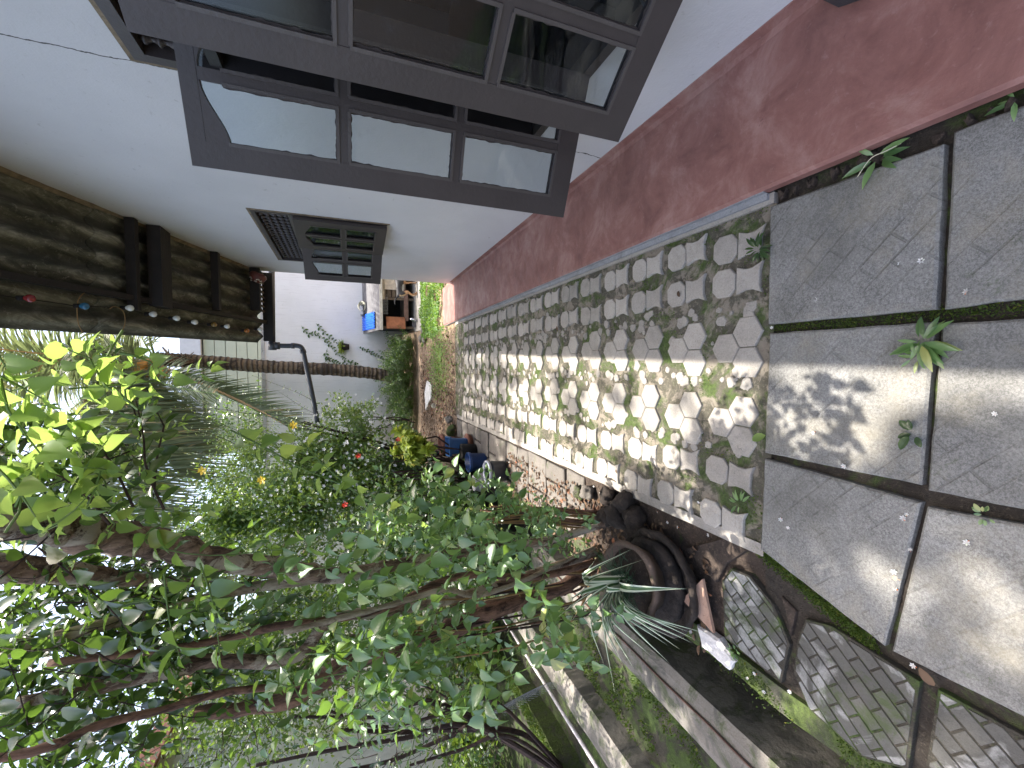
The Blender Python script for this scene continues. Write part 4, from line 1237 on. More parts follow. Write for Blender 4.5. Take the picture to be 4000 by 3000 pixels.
# ================================================================== PLANTS IN THE YARD
rg = random.Random(5)
def cluster_mass(L, c, r, n, size, rng, shell=.55, per=22, up=.8, zmin=None, outward=.7, lumps=None, spread=.16):
    """clumps of leaves spread through an uneven crown"""
    c = np.array(c, float); r = np.array(r, float)
    k = max(1, int(n / per))
    for _ in range(k):
        d = _n([rng.gauss(0, 1) for _ in range(3)])
        rad = rng.uniform(shell, 1.0) * (1 + .35 * mnoise.noise(Vector(d * 1.7 + c)))
        q = c + d * r * rad
        if mnoise.noise(Vector(q) * (1.6 / max(.5, float(r[0])) + .8)) < -.14: continue
        if zmin is not None and q[2] < zmin: q[2] = zmin + rng.uniform(0, .1)
        ax0 = _n(d * outward + np.array([0, 0, .25]) + np.array([rng.uniform(-.5, .5) for _ in range(3)]))
        ln = spread * rng.uniform(.6, 1.6)
        for j in range(per):
            t = rng.random()
            off = np.array([rng.gauss(0, 1) for _ in range(3)]) * spread * .32
            p = q + ax0 * (t - .5) * ln * 2 + off
            if zmin is not None and p[2] < zmin - .05: continue
            ax = _n(ax0 * .5 + np.array([rng.gauss(0, .7) for _ in range(3)]) + np.array([0, 0, -.25]))
            L.add(p, ax, (rng.gauss(0, .5), rng.gauss(0, .5) - .15, up), size * rng.uniform(.6, 1.2))

# ground cover
L = Leaves()
for k in range(19000):
    y = rg.uniform(7.1, 9.3); x = rg.uniform(.2, 3.4)
    if y < 7.75 + .35 * nse(x, 1, 2, 1.5) and nse(x, y, 3, 2.5) < .25: continue
    if nse(x, y, 7, 1.6) > .42: continue
    if x < .55 + .5 * nse(0, y, 3, 1): continue
    h = .02 + .06 * rg.random() * (.6 + nse(x, y, 1, 3))
    L.add((x, y, h), (rg.gauss(0, 1), rg.gauss(0, 1), .6), (rg.gauss(0, .4), rg.gauss(0, .4), 1), rg.uniform(.03, .055))
for k in range(2500):
    y = rg.gauss(7.6, .5); x = rg.gauss(.1, .35)
    L.add((x, y, .02 + .03 * rg.random()), (rg.gauss(0, 1), rg.gauss(0, 1), .6), (0, 0, 1), rg.uniform(.02, .04))
o = L.cloud("ground_cover", 'oval', LEAF_GRASS); tag(o, "bright green ground cover growing in the dirt before the kennel", "ground cover", kind="stuff")
# leaf litter and sun-bleached debris
L = Leaves()
for k in range(2600):
    x = rg.gauss(-.6, .6); y = rg.uniform(6.4, 9.6)
    L.add((x, y, .012 + .02 * rg.random()), (rg.gauss(0, 1), rg.gauss(0, 1), .15), (rg.gauss(0, .4), rg.gauss(0, .4), 1), rg.uniform(.03, .07))
for k in range(1500):
    x = rg.uniform(-1.6, -.9); y = rg.uniform(1.5, 4.2)
    L.add((x, y, -.005 + .02 * rg.random() - (.3 if x < -1.39 else 0)), (rg.gauss(0, 1), rg.gauss(0, 1), .15), (rg.gauss(0, .4), rg.gauss(0, .4), 1), rg.uniform(.02, .05))
o = L.cloud("leaf_litter", 'oval', LEAF_DRY); tag(o, "dry brown leaf litter on the ground of the yard and bed", "leaf litter", kind="stuff")

# fern-like shrub round the palm foot
sh = empty("low_shrub", (-.2, 10.7, 0)); tag(sh, "low feathery green shrub round the foot of the palm against the white wall", "shrub")
L = Leaves(); tb = MB()
for k in range(330):
    x = rg.uniform(-1.7, .75); y = rg.uniform(10.3, 11.5)
    hh = (.55 - .3 * abs(x + .2)) * rg.uniform(.6, 1.2); a = rg.uniform(0, 6.28)
    s0 = np.array([x, y, .08 + max(0, min(.3, (y - 10.4) * .25))])
    spray(L, tb, [s0, s0 + [.06 * math.cos(a), .06 * math.sin(a), hh * .6], s0 + [.24 * math.cos(a), .24 * math.sin(a) - .05, hh]], rg, .085, .026, .003, n=5)
tb.build("stem", VSTEM, sh); L.cloud("foliage", 'small', LEAF_TREE, sh)

# ---- coconut palm
palm = empty("coconut_palm", (-.26, 11.0, .2)); tag(palm, "slender coconut palm with orange coconuts and drooping fronds before the white wall", "palm tree")
tp = smooth_path([(-.42, 11.05, .10), (-.27, 11, .45), (-.14, 11, 1.1), (-.05, 11, 2.0), (.0, 11, 3.0), (.05, 11, 3.6), (.11, 11, 4.2), (.16, 11, 4.9), (.19, 11, 5.3)], 110)
b = MB(); b.tube(tp, [(.20 - .055 * min(1, i / 18)) * (1.06 if i % 3 == 0 else .97) for i in range(110)], 14, jit=.03, rng=rg)
def palm_bark():
    m, t, b_ = new_mat("ringed_palm_bark"); co = world_coord(t); sp_ = t.nodes.new("ShaderNodeSeparateXYZ"); t.links.new(co, sp_.inputs[0])
    ph = mth(t, 'ADD', mth(t, 'MULTIPLY', sp_.outputs[2], 62.0), mth(t, 'MULTIPLY', nz(t, co, 6, 3), 5.0))
    band = mth(t, 'SINE', ph)
    base = ramp(t, band, [(.0, (.17, .125, .085)), (.35, (.11, .08, .055)), (.92, (.045, .032, .022))])
    dk = ramp(t, nz(t, world_coord(t, (1, 1, .5)), 5, 5, .7, .5), [(.45, 0), (.56, 1)])
    base = mixc(t, mth(t, 'MULTIPLY', dk, .8), base, (.028, .02, .015))
    t.links.new(base, b_.inputs["Base Color"]); b_.inputs["Roughness"].default_value = .9
    bump(t, b_, band, .012, .8); return m
b.build("trunk", palm_bark(), palm, False)
def frond(base, az, elev0, length, sag, parent, mat_rib, rng, nl=46, ll=.62, rib=.018, hang=.8):
    """feather leaf: curved rib plus hanging leaflets"""
    d = np.array([math.sin(az) * math.cos(elev0), math.cos(az) * math.cos(elev0), math.sin(elev0)])
    pts_ = []; p = np.array(base, float); n = 22; ds = length / n; v = d.copy()
    for i in range(n + 1):
        pts_.append(p.copy()); p = p + v * ds; v = _n(v + np.array([0, 0, -sag / n]))
    b = MB(); b.tube(pts_, [rib * (1 - .85 * i / n) for i in range(n + 1)], 6)
    fr = b.build("frond", mat_rib, parent, True)
    V = []; F = []
    side = _n(np.cross(v, [0, 0, 1.0])) if abs(v[2]) < .99 else np.array([1., 0, 0])
    for k in range(nl):
        t = .12 + .88 * k / nl
        i = min(int(t * n), n - 1); q = pts_[i] + (pts_[i + 1] - pts_[i]) * (t * n - i); tan = _n(pts_[i + 1] - pts_[i])
        sd = np.cross(tan, [0, 0, 1.0]); sd = _n(sd) if np.linalg.norm(sd) > .05 else side
        for sg in (-1, 1):
            l = ll * math.sin(math.pi * min(1, .18 + t * .86)) ** .6 * rng.uniform(.85, 1.1)
            a = _n(sd * sg * .85 + tan * .55 + np.array([0, 0, -.15]) + np.array([rng.uniform(-.12, .12) for _ in range(3)]))
            wv = _n(tan - a * tan.dot(a)) * .017
            pr = q.copy(); base_i = len(V); m = 4
            for j in range(m + 1):
                wj = wv * (1 - (j / m) ** 2 * .95)
                V += [pr - wj, pr + wj]
                pr = pr + a * l / m; a = _n(a + np.array([0, 0, -hang / m * 1.2]))
            for j in range(m):
                k0 = base_i + 2 * j; F += [(k0, k0 + 1, k0 + 3), (k0, k0 + 3, k0 + 2)]
    me = tri_mesh("leaflet", np.array(V), np.array(F), False)
    o = link("leaflet", me, LEAF_PALM, fr); o["kind"] = "stuff"
    return fr
crown = np.array([.12, 10.95, 5.25])
fr_spec = [(-1.9, .1, 3.0, 1.6), (-2.45, .25, 3.3, 1.7), (-2.9, .05, 3.2, 1.6), (-1.2, .5, 3.2, 1.5), (-2.2, .8, 3.2, 1.6), (2.9, .5, 3.0, 1.5), (2.4, .9, 3.0, 1.3),
           (-.6, .9, 3.0, 1.2), (.6, .9, 3.0, 1.2), (1.4, .6, 3.2, 1.5), (2.0, .2, 3.0, 1.6), (-1.6, 1.15, 3.0, 1.2), (3.0, 1.1, 3.2, 1.3), (-2.7, 1.2, 3.0, 1.4), (-3.05, .75, 3.3, 1.7), (0, 1.3, 2.6, 1)]
for i, (az, el, ln, sg) in enumerate(fr_spec):
    frond(crown, az, el, ln, sg, palm, FRONDSTEM if i in (1, 12) else VSTEM, rg, nl=60, ll=.8, rib=.024)
def rib_frond(pl, mat_rib, ll, rib, hang, nl=80):
    pts_ = smooth_path([atY(F1(*p), Y) for p, Y in pl], 23); n = 22
    b = MB(); b.tube(pts_, [rib * (1 - .8 * i / n) for i in range(n + 1)], 6); fr = b.build("frond", mat_rib, palm, True)
    V = []; F = []
    for k in range(nl):
        t = .06 + .94 * k / nl; i = min(int(t * n), n - 1); q = pts_[i] + (pts_[i + 1] - pts_[i]) * (t * n - i); tan = _n(pts_[i + 1] - pts_[i])
        sd = np.cross(tan, [.1, .35, 1.0]); sd = _n(sd)
        for sg in (-1, 1):
            l = ll * (.55 + .45 * math.sin(math.pi * t)) * rg.uniform(.85, 1.1)
            a = _n(sd * sg * .6 + tan * .55 + np.array([0, 0, -.3]) + np.array([rg.uniform(-.12, .12) for _ in range(3)]))
            wv = _n(np.cross(a, [0, 1, .3])) * .016; pr = q.copy(); b0 = len(V); m = 5
            for j in range(m + 1):
                wj = wv * (1 - (j / m) ** 2 * .95); V += [pr - wj, pr + wj]; pr = pr + a * l / m; a = _n(a + np.array([0, 0, -hang / m * 1.4]))
            for j in range(m):
                k0 = b0 + 2 * j; F += [(k0, k0 + 1, k0 + 3), (k0, k0 + 3, k0 + 2)]
    o = link("leaflet", tri_mesh("leaflet", np.array(V), np.array(F), False), LEAF_PALM, fr); o["kind"] = "stuff"
rib_frond([((1010, 770), 10.3), ((1300, 890), 9.7), ((1600, 1030), 9.1), ((1760, 1120), 8.8)], FRONDSTEM, .95, .045, 1.0)
rib_frond([((880, 800), 10.4), ((720, 1000), 9.8), ((700, 1250), 9.0), ((800, 1480), 8.4)], VSTEM, 1.5, .03, 2.2, 90)
rib_frond([((900, 800), 10.4), ((800, 900), 9.9), ((820, 1080), 9.3), ((930, 1250), 8.9)], VSTEM, 1.3, .03, 2.2, 90)
rib_frond([((1000, 860), 10.3), ((1000, 1000), 9.9), ((1050, 1130), 9.5), ((1150, 1250), 9.1)], VSTEM, 1.2, .03, 2.2, 90)
rib_frond([((950, 830), 10.4), ((900, 1000), 9.6), ((960, 1200), 8.9), ((1080, 1400), 8.3)], VSTEM, 1.35, .03, 2.2, 90)
rib_frond([((900, 780), 10.4), ((560, 930), 9.8), ((500, 1150), 9.2), ((560, 1400), 8.8)], FRONDSTEM, 1.4, .03, 2.2, 90)
rib_frond([((850, 900), 10.0), ((740, 1200), 9.0), ((800, 1480), 8.2), ((880, 1720), 7.7)], VSTEM, 1.3, .03, 2.2, 90)
rib_frond([((650, 930), 10.0), ((480, 1230), 8.9), ((500, 1500), 8.2), ((600, 1750), 7.8)], VSTEM, 1.3, .03, 2.2, 90)
rib_frond([((900, 760), 10.8), ((500, 720), 10.4), ((120, 730), 10.0), ((-100, 760), 9.8)], FRONDSTEM, 1.0, .07, .4, 70)
for i, (px, py) in enumerate([(870, 755), (905, 745), (940, 765), (880, 790), (920, 795), (985, 790), (960, 740), (1000, 810), (820, 965), (810, 985)]):
    q = atY(F1(px, py), 10.55 + .06 * (i % 3))
    b = MB(); b.lathe([(0, -.14), (.06, -.12), (.10, -.05), (.105, .02), (.08, .09), (.03, .125), (0, .13)], 14, origin=q); b.build("coconut", COCO, palm, True)
b = MB()
for k in range(22):
    a = rg.uniform(-2.8, 2.8); q = np.array([.15, 10.9, 4.75 + rg.uniform(-.2, .4)]); e_ = q + np.array([math.cos(a) * .3, math.sin(a) * .25, rg.uniform(-.1, .35)])
    b.tube([q, (q + e_) / 2 + [0, 0, .06], e_], [.03, .02, .006], 5)
b.build("frond_base", m_bark("crown_fibre", (.05, .03, .02), (.20, .13, .09)), palm)

# ---- creeper with small leaves on the white wall and a hanging pot
cr = empty("wall_creeper", (.7, 11.78, 2.2)); tag(cr, "thin creeper with small leaves climbing the white wall right of the palm", "creeper")
L = Leaves(); tb = MB()
for pl in ([(1860, 510), (1900, 560), (1960, 560), (2010, 600), (2050, 640), (2090, 690), (2130, 720), (2200, 740)], [(1950, 495), (2000, 550), (2060, 600), (2100, 640)], [(2020, 650), (2010, 700), (2030, 745)],
           [(1990, 690), (2040, 720), (2100, 745), (2200, 745)], [(2212, 640), (2340, 700), (2480, 790)]):
    spray(L, tb, [atY(F1(*p), 11.76) for p in pl], rg, .085, .07, .005, droop=.3, taper=False, upn=.2)
L.n = [(rg.uniform(-.4, .4), -1, .35) for _ in L.n]
tb.build("stem", VSTEM, cr); L.build('oval', LEAF_DARK, cr, 60)
for nm, xy, lab in (("a", (2130, 640), "small hanging pot with a bright fern on the white wall among the creeper"),):
    q = atY(F1(*xy), 11.68)
    hp = empty("hanging_pot", q); tag(hp, lab, "plant pot")
    b = MB(); b.lathe([(0, -.10), (.07, -.10), (.10, .06), (.105, .08), (.09, .07), (0, .05)], 14, origin=q); b.build("pot", DARKPOT, hp, True)
    L = Leaves()
    for k in range(70):
        a = rg.uniform(0, 6.28); L.add(q + [rg.gauss(0, .04), rg.gauss(0, .03), .06], (math.cos(a), math.sin(a) * .6 - .2, rg.uniform(-.2, 1)), (0, -.4, 1), rg.uniform(.12, .2))
    L.cloud("fern_leaf", 'lance', LEAF_CHART, hp)

# ================================================================== DRAIN WALLS AND PIPES
dw = empty("drain_wall", (-1.76, 2, -.1)); tag(dw, "low worn concrete wall with a brown wire in its groove along the dark drain", "low wall")
yy = np.linspace(-1.2, 3.6, 80)
def long_wall(xa, xb, z, seed, amp, zb=-.42, y0=-1.2, y1=3.6):
    yy = np.linspace(y0, y1, 80)
    b = MB(); n = 7
    for i in range(80):
        row = []
        e0 = xa + amp * nse(seed, yy[i], 1, 3.1); e1 = xb + amp * nse(seed + 4, yy[i], 1, 3.1)
        row = [(e0 - .012, yy[i], zb)] + [(e0 + (e1 - e0) * k / (n - 1), yy[i], z - (.014 if k in (0, n - 1) else 0) - .006 * abs(nse(e0 + k, yy[i], seed, 5))) for k in range(n)] + [(e1 + .012, yy[i], zb)]
        b.v += [tuple(float(c) for c in q) for q in row]
    m = n + 2
    for i in range(79):
        for k in range(m - 1):
            a = i * m + k; b.f.append((a, a + 1, a + m + 1, a + m)); b.m.append(0)
    return b
b = long_wall(-1.90, -1.64, .0, 3, .010); b.build("coping", OLDCON, dw)
b = MB(); b.tube([(-1.735 + .006 * nse(1, y, 1, 3), y, .007) for y in np.linspace(-1.2, 3.5, 60)], .006, 6); b.build("groove_wire", m_plain("brown_wire", (.11, .06, .045), .6), dw)
d2 = empty("bed_kerb", (-2.64, 2, -.1)); tag(d2, "narrow mossy concrete kerb along the far side of the mossy bed beside a thin white pipe", "kerb")
b = long_wall(-2.76, -2.52, -.01, 9, .03, zb=-.3, y0=1.2, y1=6); b.build("coping", OLDCON, d2)
b = MB(); b.tube([(-2.84 + .01 * nse(2, y, 1, 2), y, .0) for y in np.linspace(1.2, 5.5, 40)], .014, 8); tag(b.build("white_pipe", PINKW), "thin white pipe running along the mossy kerb under the twigs", "pipe")
b = long_wall(-3.42, -3.30, .02, 5, .05, zb=-.3, y0=2, y1=7); tag(b.build("moss_ridge", MOSSEDGE), "bright mossy ridge beyond the white pipe", "ridge")
# moss tufts on the bed and in the joints
L = Leaves()
for k in range(9000):
    x = rg.uniform(-2.5, -1.92); y = rg.uniform(1.0, 4.2)
    if nse(x, y, 1, 6) < .02: continue
    L.add((x, y, -.15 + .03 * nse(x, y, 3, 2.2)), (rg.gauss(0, .7), rg.gauss(0, .7), 1), (rg.gauss(0, 1), rg.gauss(0, 1), .5), rg.uniform(.012, .028))
for k in range(5000):
    y = rg.uniform(1.6, 5.5); x = rg.uniform(-3.45, -3.28)
    L.add((x, y, .02), (rg.gauss(0, .7), rg.gauss(0, .7), 1), (rg.gauss(0, 1), rg.gauss(0, 1), .5), rg.uniform(.015, .03))
o = L.cloud("moss", 'small', LEAF_MOSS); tag(o, "tufts of moss on the dark bed beyond the drain", "moss", kind="stuff")
L = Leaves()
for k in range(16000):
    x = rg.uniform(-.74, .66); y = 1.23 + 3.4 * rg.random() ** 1.4
    if nse(x, y, 2, 4.2) < .17: continue
    if (abs(x - .10) < .13 or abs(x + .238) < .13 or abs(x - .362) < .065 or abs(x - .552) < .065 or abs(x + .485) < .065 or abs(x + .69) < .065) and rg.random() < .8:
        continue
    L.add((x, y, -.002 + .004 * nse(x, y, 1, 9)), (rg.gauss(0, .8), rg.gauss(0, .8), .8), (rg.gauss(0, 1), rg.gauss(0, 1), .5), rg.uniform(.006, .013))
for k in range(5000):
    y = rg.uniform(.3, 2.6); x = -1.34 + rg.gauss(0, .035)
    if nse(x, y, 5, 4) < -.05: continue
    L.add((x, y, .003), (rg.gauss(0, .8), rg.gauss(0, .8), .8), (rg.gauss(0, 1), rg.gauss(0, 1), .5), rg.uniform(.006, .014))
for k in range(2600):
    t = rg.random(); x = -.77 - .16 * t + rg.gauss(0, .014); y = 1.26 - .44 * t + rg.gauss(0, .01)
    L.add((x, y, -.004), (rg.gauss(0, .8), rg.gauss(0, .8), .8), (rg.gauss(0, 1), rg.gauss(0, 1), .5), rg.uniform(.006, .014))
for k in range(2200):
    y = rg.uniform(.3, 1.2); x = .145 + rg.gauss(0, .012)
    L.add((x, y, -.006), (rg.gauss(0, .8), rg.gauss(0, .8), .8), (rg.gauss(0, 1), rg.gauss(0, 1), .5), rg.uniform(.005, .011))
o = L.cloud("joint_moss", 'small', LEAF_MOSS); tag(o, "fine moss growing in the joints of the path and slabs", "moss", kind="stuff")

# ================================================================== POTS
def turned(name, prof, c, mat, parent, seg=28, T=None, rough=0.0):
    b = MB(); b.lathe(prof, seg, mat=(T or Matrix.Translation(Vector([float(q) for q in c]))))
    if rough: b.v = [(x + rough * nse(x, y, z, 14) + rough * .6 * nse(x, z, y, 45), y + rough * nse(y, x, z + 3, 14), z + rough * nse(x, y, z + 9, 20)) for x, y, z in b.v]
    return b.build(name, mat, parent, True)
bp = empty("blue_planter", (-1.08, 5.62, 0)); tag(bp, "square blue plastic planter with a broad rim standing on a clay saucer", "planter")
b = MB()
def sq(r, z, n=5):
    out_ = []
    for cx, cy, a0 in ((1, -1, -90), (1, 1, 0), (-1, 1, 90), (-1, -1, 180)):
        for k in range(n):
            a = math.radians(a0 + 90 * k / (n - 1)); q = .025
            out_.append(((r - q) * cx + q * math.cos(a), (r - q) * cy + q * math.sin(a), z))
    return out_
def loft(b, rings, c, rot=0.0, close_bottom=True):
    n = len(rings[0]); ca, sa = math.cos(rot), math.sin(rot)
    vs = [(c[0] + x * ca - y * sa, c[1] + x * sa + y * ca, c[2] + z) for r in rings for x, y, z in r]
    fs = [(i * n + k, i * n + (k + 1) % n, (i + 1) * n + (k + 1) % n, (i + 1) * n + k) for i in range(len(rings) - 1) for k in range(n)]
    fs.append(tuple(range(n))[::-1]); fs.append(tuple((len(rings) - 1) * n + k for k in range(n)))
    b.add(vs, fs)
loft(b, [sq(.090, .0), sq(.098, .03), sq(.094, .035), sq(.112, .225), sq(.130, .228), sq(.134, .262), sq(.120, .264), sq(.108, .20)], (-1.08, 5.62, .075), .12)
b.build("pot", BLUE1, bp)
turned("saucer", [(0, 0), (.10, 0), (.125, .02), (.13, .05), (.14, .055), (.14, .075), (.0, .072)], (-1.06, 5.60, 0), TERRA, bp)
bk = empty("blue_bucket", (-1.19, 5.0, 0)); tag(bk, "round deep blue plastic pot with a ribbed rim, middle one of the three blue pots", "plant pot")
turned("pot", [(0, 0), (.092, 0), (.098, .02), (.112, .185), (.120, .187), (.120, .197), (.116, .20), (.124, .205), (.124, .228), (.110, .228), (.102, .14), (0, .14)], (-1.18, 5.0, .0), BLUE2, bk)
bb_ = empty("dark_bucket", (-1.13, 4.25, 0)); tag(bb_, "blue-black plastic pot with a pale grey rim, nearest of the three blue pots", "plant pot")
turned("pot", [(0, 0), (.085, 0), (.108, .03), (.118, .17), (.118, .20), (.10, .12), (0, .12)], (-1.13, 4.25, .0), BLACKB, bb_)
turned("rim", [(.112, .20), (.126, .20), (.128, .225), (.118, .232), (.108, .215)], (-1.13, 4.25, .0), m_plain("pale_rim", (.28, .30, .36), .4), bb_)
gp = empty("grey_pot", (-1.36, 4.7, 0)); tag(gp, "small grey and white patched pot half hidden behind the blue pots", "plant pot")
turned("pot", [(0, 0), (.07, 0), (.10, .06), (.105, .15), (.085, .20), (.09, .22), (.08, .22), (.0, .18)], (-1.36, 4.7, .02), m_slab("patched_white", (.20, .20, .22), (.55, .54, .55), grain=.1), gp)
tp_ = empty("clay_pot", (-1.15, 6.2, 0)); tag(tp_, "brown clay pot with a thick rim in shade behind the blue planter", "plant pot")
turned("pot", [(0, 0), (.09, 0), (.13, .25), (.155, .26), (.155, .32), (.13, .32), (.11, .22), (0, .22)], (-1.16, 6.2, .0), TERRA, tp_)
# chartreuse plant behind the pots
ch = empty("chartreuse_plant", (-1.1, 5.3, .2)); tag(ch, "bushy potted plant with large chartreuse leaves above the blue pots", "potted plant")
L = Leaves(); tb = MB()
for k in range(26):
    a = rg.uniform(0, 6.28); c = np.array([-.97, 5.25, .88]); e_ = c + np.array([rg.gauss(0, .10), rg.gauss(0, .10), rg.gauss(0, .10)])
    spray(L, tb, [np.array([-1.10, 5.38, .16]), (np.array([-1.05, 5.35, .5]) + c) / 2 + [0, 0, -.1], e_], rg, .105, .035, .004, start=.75, taper=False, n=8)
tb.build("stem", TWIG, ch); L.build('ovate', LEAF_CHART, ch, 120)
b = MB(); b.lathe([(0, 0), (.08, 0), (.105, .2), (.0, .19)], 16, origin=(-1.12, 5.4, 0)); b.build("pot", BLACKM, ch, True)

# large dark cement bowl and pot with spider plant
sp = empty("spider_plant", (-1.13, 1.78, 0)); tag(sp, "spider plant with arching striped leaves in a crumbling clay pot on a cement bowl", "potted plant")
turned("cement_bowl", [(0, 0), (.17, 0), (.235, .05), (.262, .085), (.262, .105), (.240, .105), (.20, .07), (.0, .06)], (-1.14, 1.76, -.01), DARKPOT, sp, 64, None, .011)
turned("cement_ring", [(.0, .06), (.205, .06), (.215, .09), (.215, .115), (.19, .12), (0, .118)], (-1.145, 1.79, .0), DARKPOT, sp, 64, None, .011)
T = Matrix.Translation((-1.15, 1.82, .115)) @ Matrix.Rotation(math.radians(7), 4, 'Y') @ Matrix.Rotation(math.radians(6), 4, 'X')
turned("pot", [(0, 0), (.15, 0), (.185, .10), (.198, .105), (.20, .135), (.178, .137), (.165, .09), (0, .085)], None, m_slab("crumbling_clay", (.06, .04, .03), (.16, .11, .085), moss=.25, grain=.2, dark=(.05, .035, .03)), sp, 64, T, .010)
turned("potting_soil", [(0, .098), (.165, .095), (.168, .085)], None, SOIL, sp, 24, T)
def strap(pts, wmax, mat, parent, name="striped_leaf", n=16, seed=0):
    """long arching strap leaf with a keel; the width carries the stripes"""
    path = smooth_path(pts, n); V = []; F = []; UV = []
    for i, p in enumerate(path):
        t = i / (n - 1); tan = _n(path[min(i + 1, n - 1)] - path[max(i - 1, 0)])
        sd = np.cross(tan, [0, .25, 1.0]); sd = _n(sd) if np.linalg.norm(sd) > .05 else np.array([1., 0, 0])
        wd = wmax * (math.sin(math.pi * min(1, .10 + t * .9)) ** .6 if t < .999 else .02) * (1 if t < .6 else 1 - ((t - .6) / .4) ** 2 * .9)
        nm = _n(np.cross(sd, tan))
        for u in (-1, -.5, 0, .5, 1):
            V.append(p + sd * wd * u / 2 + nm * abs(u) * wd * .22); UV.append((u / 2 + .5, t))
    for i in range(n - 1):
        for k in range(4):
            a = i * 5 + k; F.append((a, a + 1, a + 6, a + 5))
    me = bpy.data.meshes.new(name); me.from_pydata([tuple(q) for q in V], [], F)
    uvl = me.uv_layers.new(name="UVMap")
    for lp in me.loops: uvl.data[lp.index].uv = UV[lp.vertex_index]
    me.update(); me.shade_smooth()
    return link(name, me, mat, parent)
root = np.array([-1.12, 1.80, .24])
tips = [((2470, 2143), 1.62, .34), ((2684, 2300), 1.50, .05), ((2705, 2512), 1.42, .08), ((2690, 2468), 1.46, .10), ((2655, 2536), 1.45, .02), ((2617, 2593), 1.45, .02), ((2610, 2522), 1.5, .06),
        ((2402, 2712), 1.55, .0), ((2225, 2438), 1.75, .0), ((2360, 2600), 1.6, .1), ((2480, 2620), 1.5, .05), ((2540, 2560), 1.5, .1), ((2440, 2560), 1.55, .0), ((2300, 2240), 1.9, .1), ((2280, 2330), 1.75, .1), ((2500, 2300), 1.7, .1), ((2330, 2180), 1.8, .12), ((2560, 2480), 1.55, .08)]
tips = tips + [((p[0] + rg.uniform(-70, 70), p[1] + rg.uniform(-60, 60)), Y + .05, l + rg.uniform(-.03, .1)) for p, Y, l in tips[::2]]
for i, (px, Y, lift) in enumerate(tips):
    e_ = atY(px, Y)
    mid = root * .55 + e_ * .45 + np.array([0, 0, .10 + lift * .5]); q1 = root * .85 + e_ * .15 + np.array([0, 0, .10])
    strap([root + [rg.gauss(0, .012), rg.gauss(0, .012), 0], q1, mid, e_], .031 if i != 1 else .040, VARI, sp, seed=i)
b = MB()
for k in range(190):
    a = rg.uniform(0, 6.28); l = rg.uniform(.10, .26); c = root + np.array([rg.gauss(0, .035) - .02, rg.gauss(0, .035) + .02, 0])
    d = np.array([math.cos(a), math.sin(a), rg.uniform(.3, 1.5)]); d = _n(d)
    p1 = c + d * l * .5; p2 = c + d * l + np.array([0, 0, -l * .25])
    b.tube(smooth_path([c, p1, p2], 6), [.0014, .0016, .0015, .0013, .0010, .0004], 3, cap=False)
o = b.build("grass_leaf", m_plain("thin_grass_green", (.045, .10, .05), .5, var=.4, scale=30), sp); o["kind"] = "stuff"
# stones beside the pot
labs = ["dark round stone touching the cement bowl", "brown stone with litter on it, second from the cement bowl", "dark stone against the edging of the path", "broad dark stone in the middle of the pile",
        "smaller brown stone between the pile and the path", "greenish stone at the far end of the pile", "blackish stone at the far end behind the greenish one", "flat brown stone under the thin tan stems"]
for i, (x, y, r, m_) in enumerate([(-.985, 1.98, .075, DARKPOT), (-.90, 2.02, .075, DARKPOT), (-.83, 2.12, .072, DARKPOT), (-.93, 2.18, .088, DARKPOT), (-.85, 2.30, .06, DARKPOT), (-.895, 2.56, .055, FLAG), (-.93, 2.68, .05, MOSSEDGE), (-1.0, 2.33, .07, DARKPOT)]):
    tag(stone("stone", (x, y, r * .45), (r, r * .9, r * .85), m_, i + 20), labs[i], "stone", "stones piled by the path edge")
# shard of red clay tile, white lump
b = MB(); A, B_, C_ = Vector((-1.015, 1.50, .03)), Vector((-1.245, 1.44, .02)), Vector((-1.16, 1.60, .055)); nn_ = Vector((0, 0, .014))
b.add([A, B_, C_, A + nn_, B_ + nn_, C_ + nn_], [(0, 1, 2), (3, 5, 4), (0, 3, 4, 1), (1, 4, 5, 2), (2, 5, 3, 0)])
tag(b.build("clay_shard", m_slab("pinkish_clay", (.30, .17, .11), (.46, .30, .22), grain=.1, dark=(.16, .07, .05))), "triangular shard of pinkish clay leaning beside the cement bowl", "shard")
b = MB(); b.prism(rough_outline([(-1.27, 1.55), (-1.36, 1.52), (-1.37, 1.36), (-1.31, 1.33), (-1.26, 1.42)], .02, .006, 2), -.01, .03, .01)
tag(b.build("plaster_lump", m_plain("white_plaster_lump", (.66, .62, .60), .9, var=.15, bmp=.006)), "lump of white plaster on the mossy kerb of the drain", "plaster lump")

# dark block on the apron (leg of a bench) at the picture edge
bn = empty("bench", (1.14, .85, .066)); tag(bn, "dark grey block standing on the red apron, cut by the picture edge", "block")
b = MB(); b.prism([(1.135, .845), (1.26, .845), (1.26, .945), (1.175, .945)], .066, .15, .006); b.build("block", m_plain("dark_block", (.05, .05, .055), .5), bn)

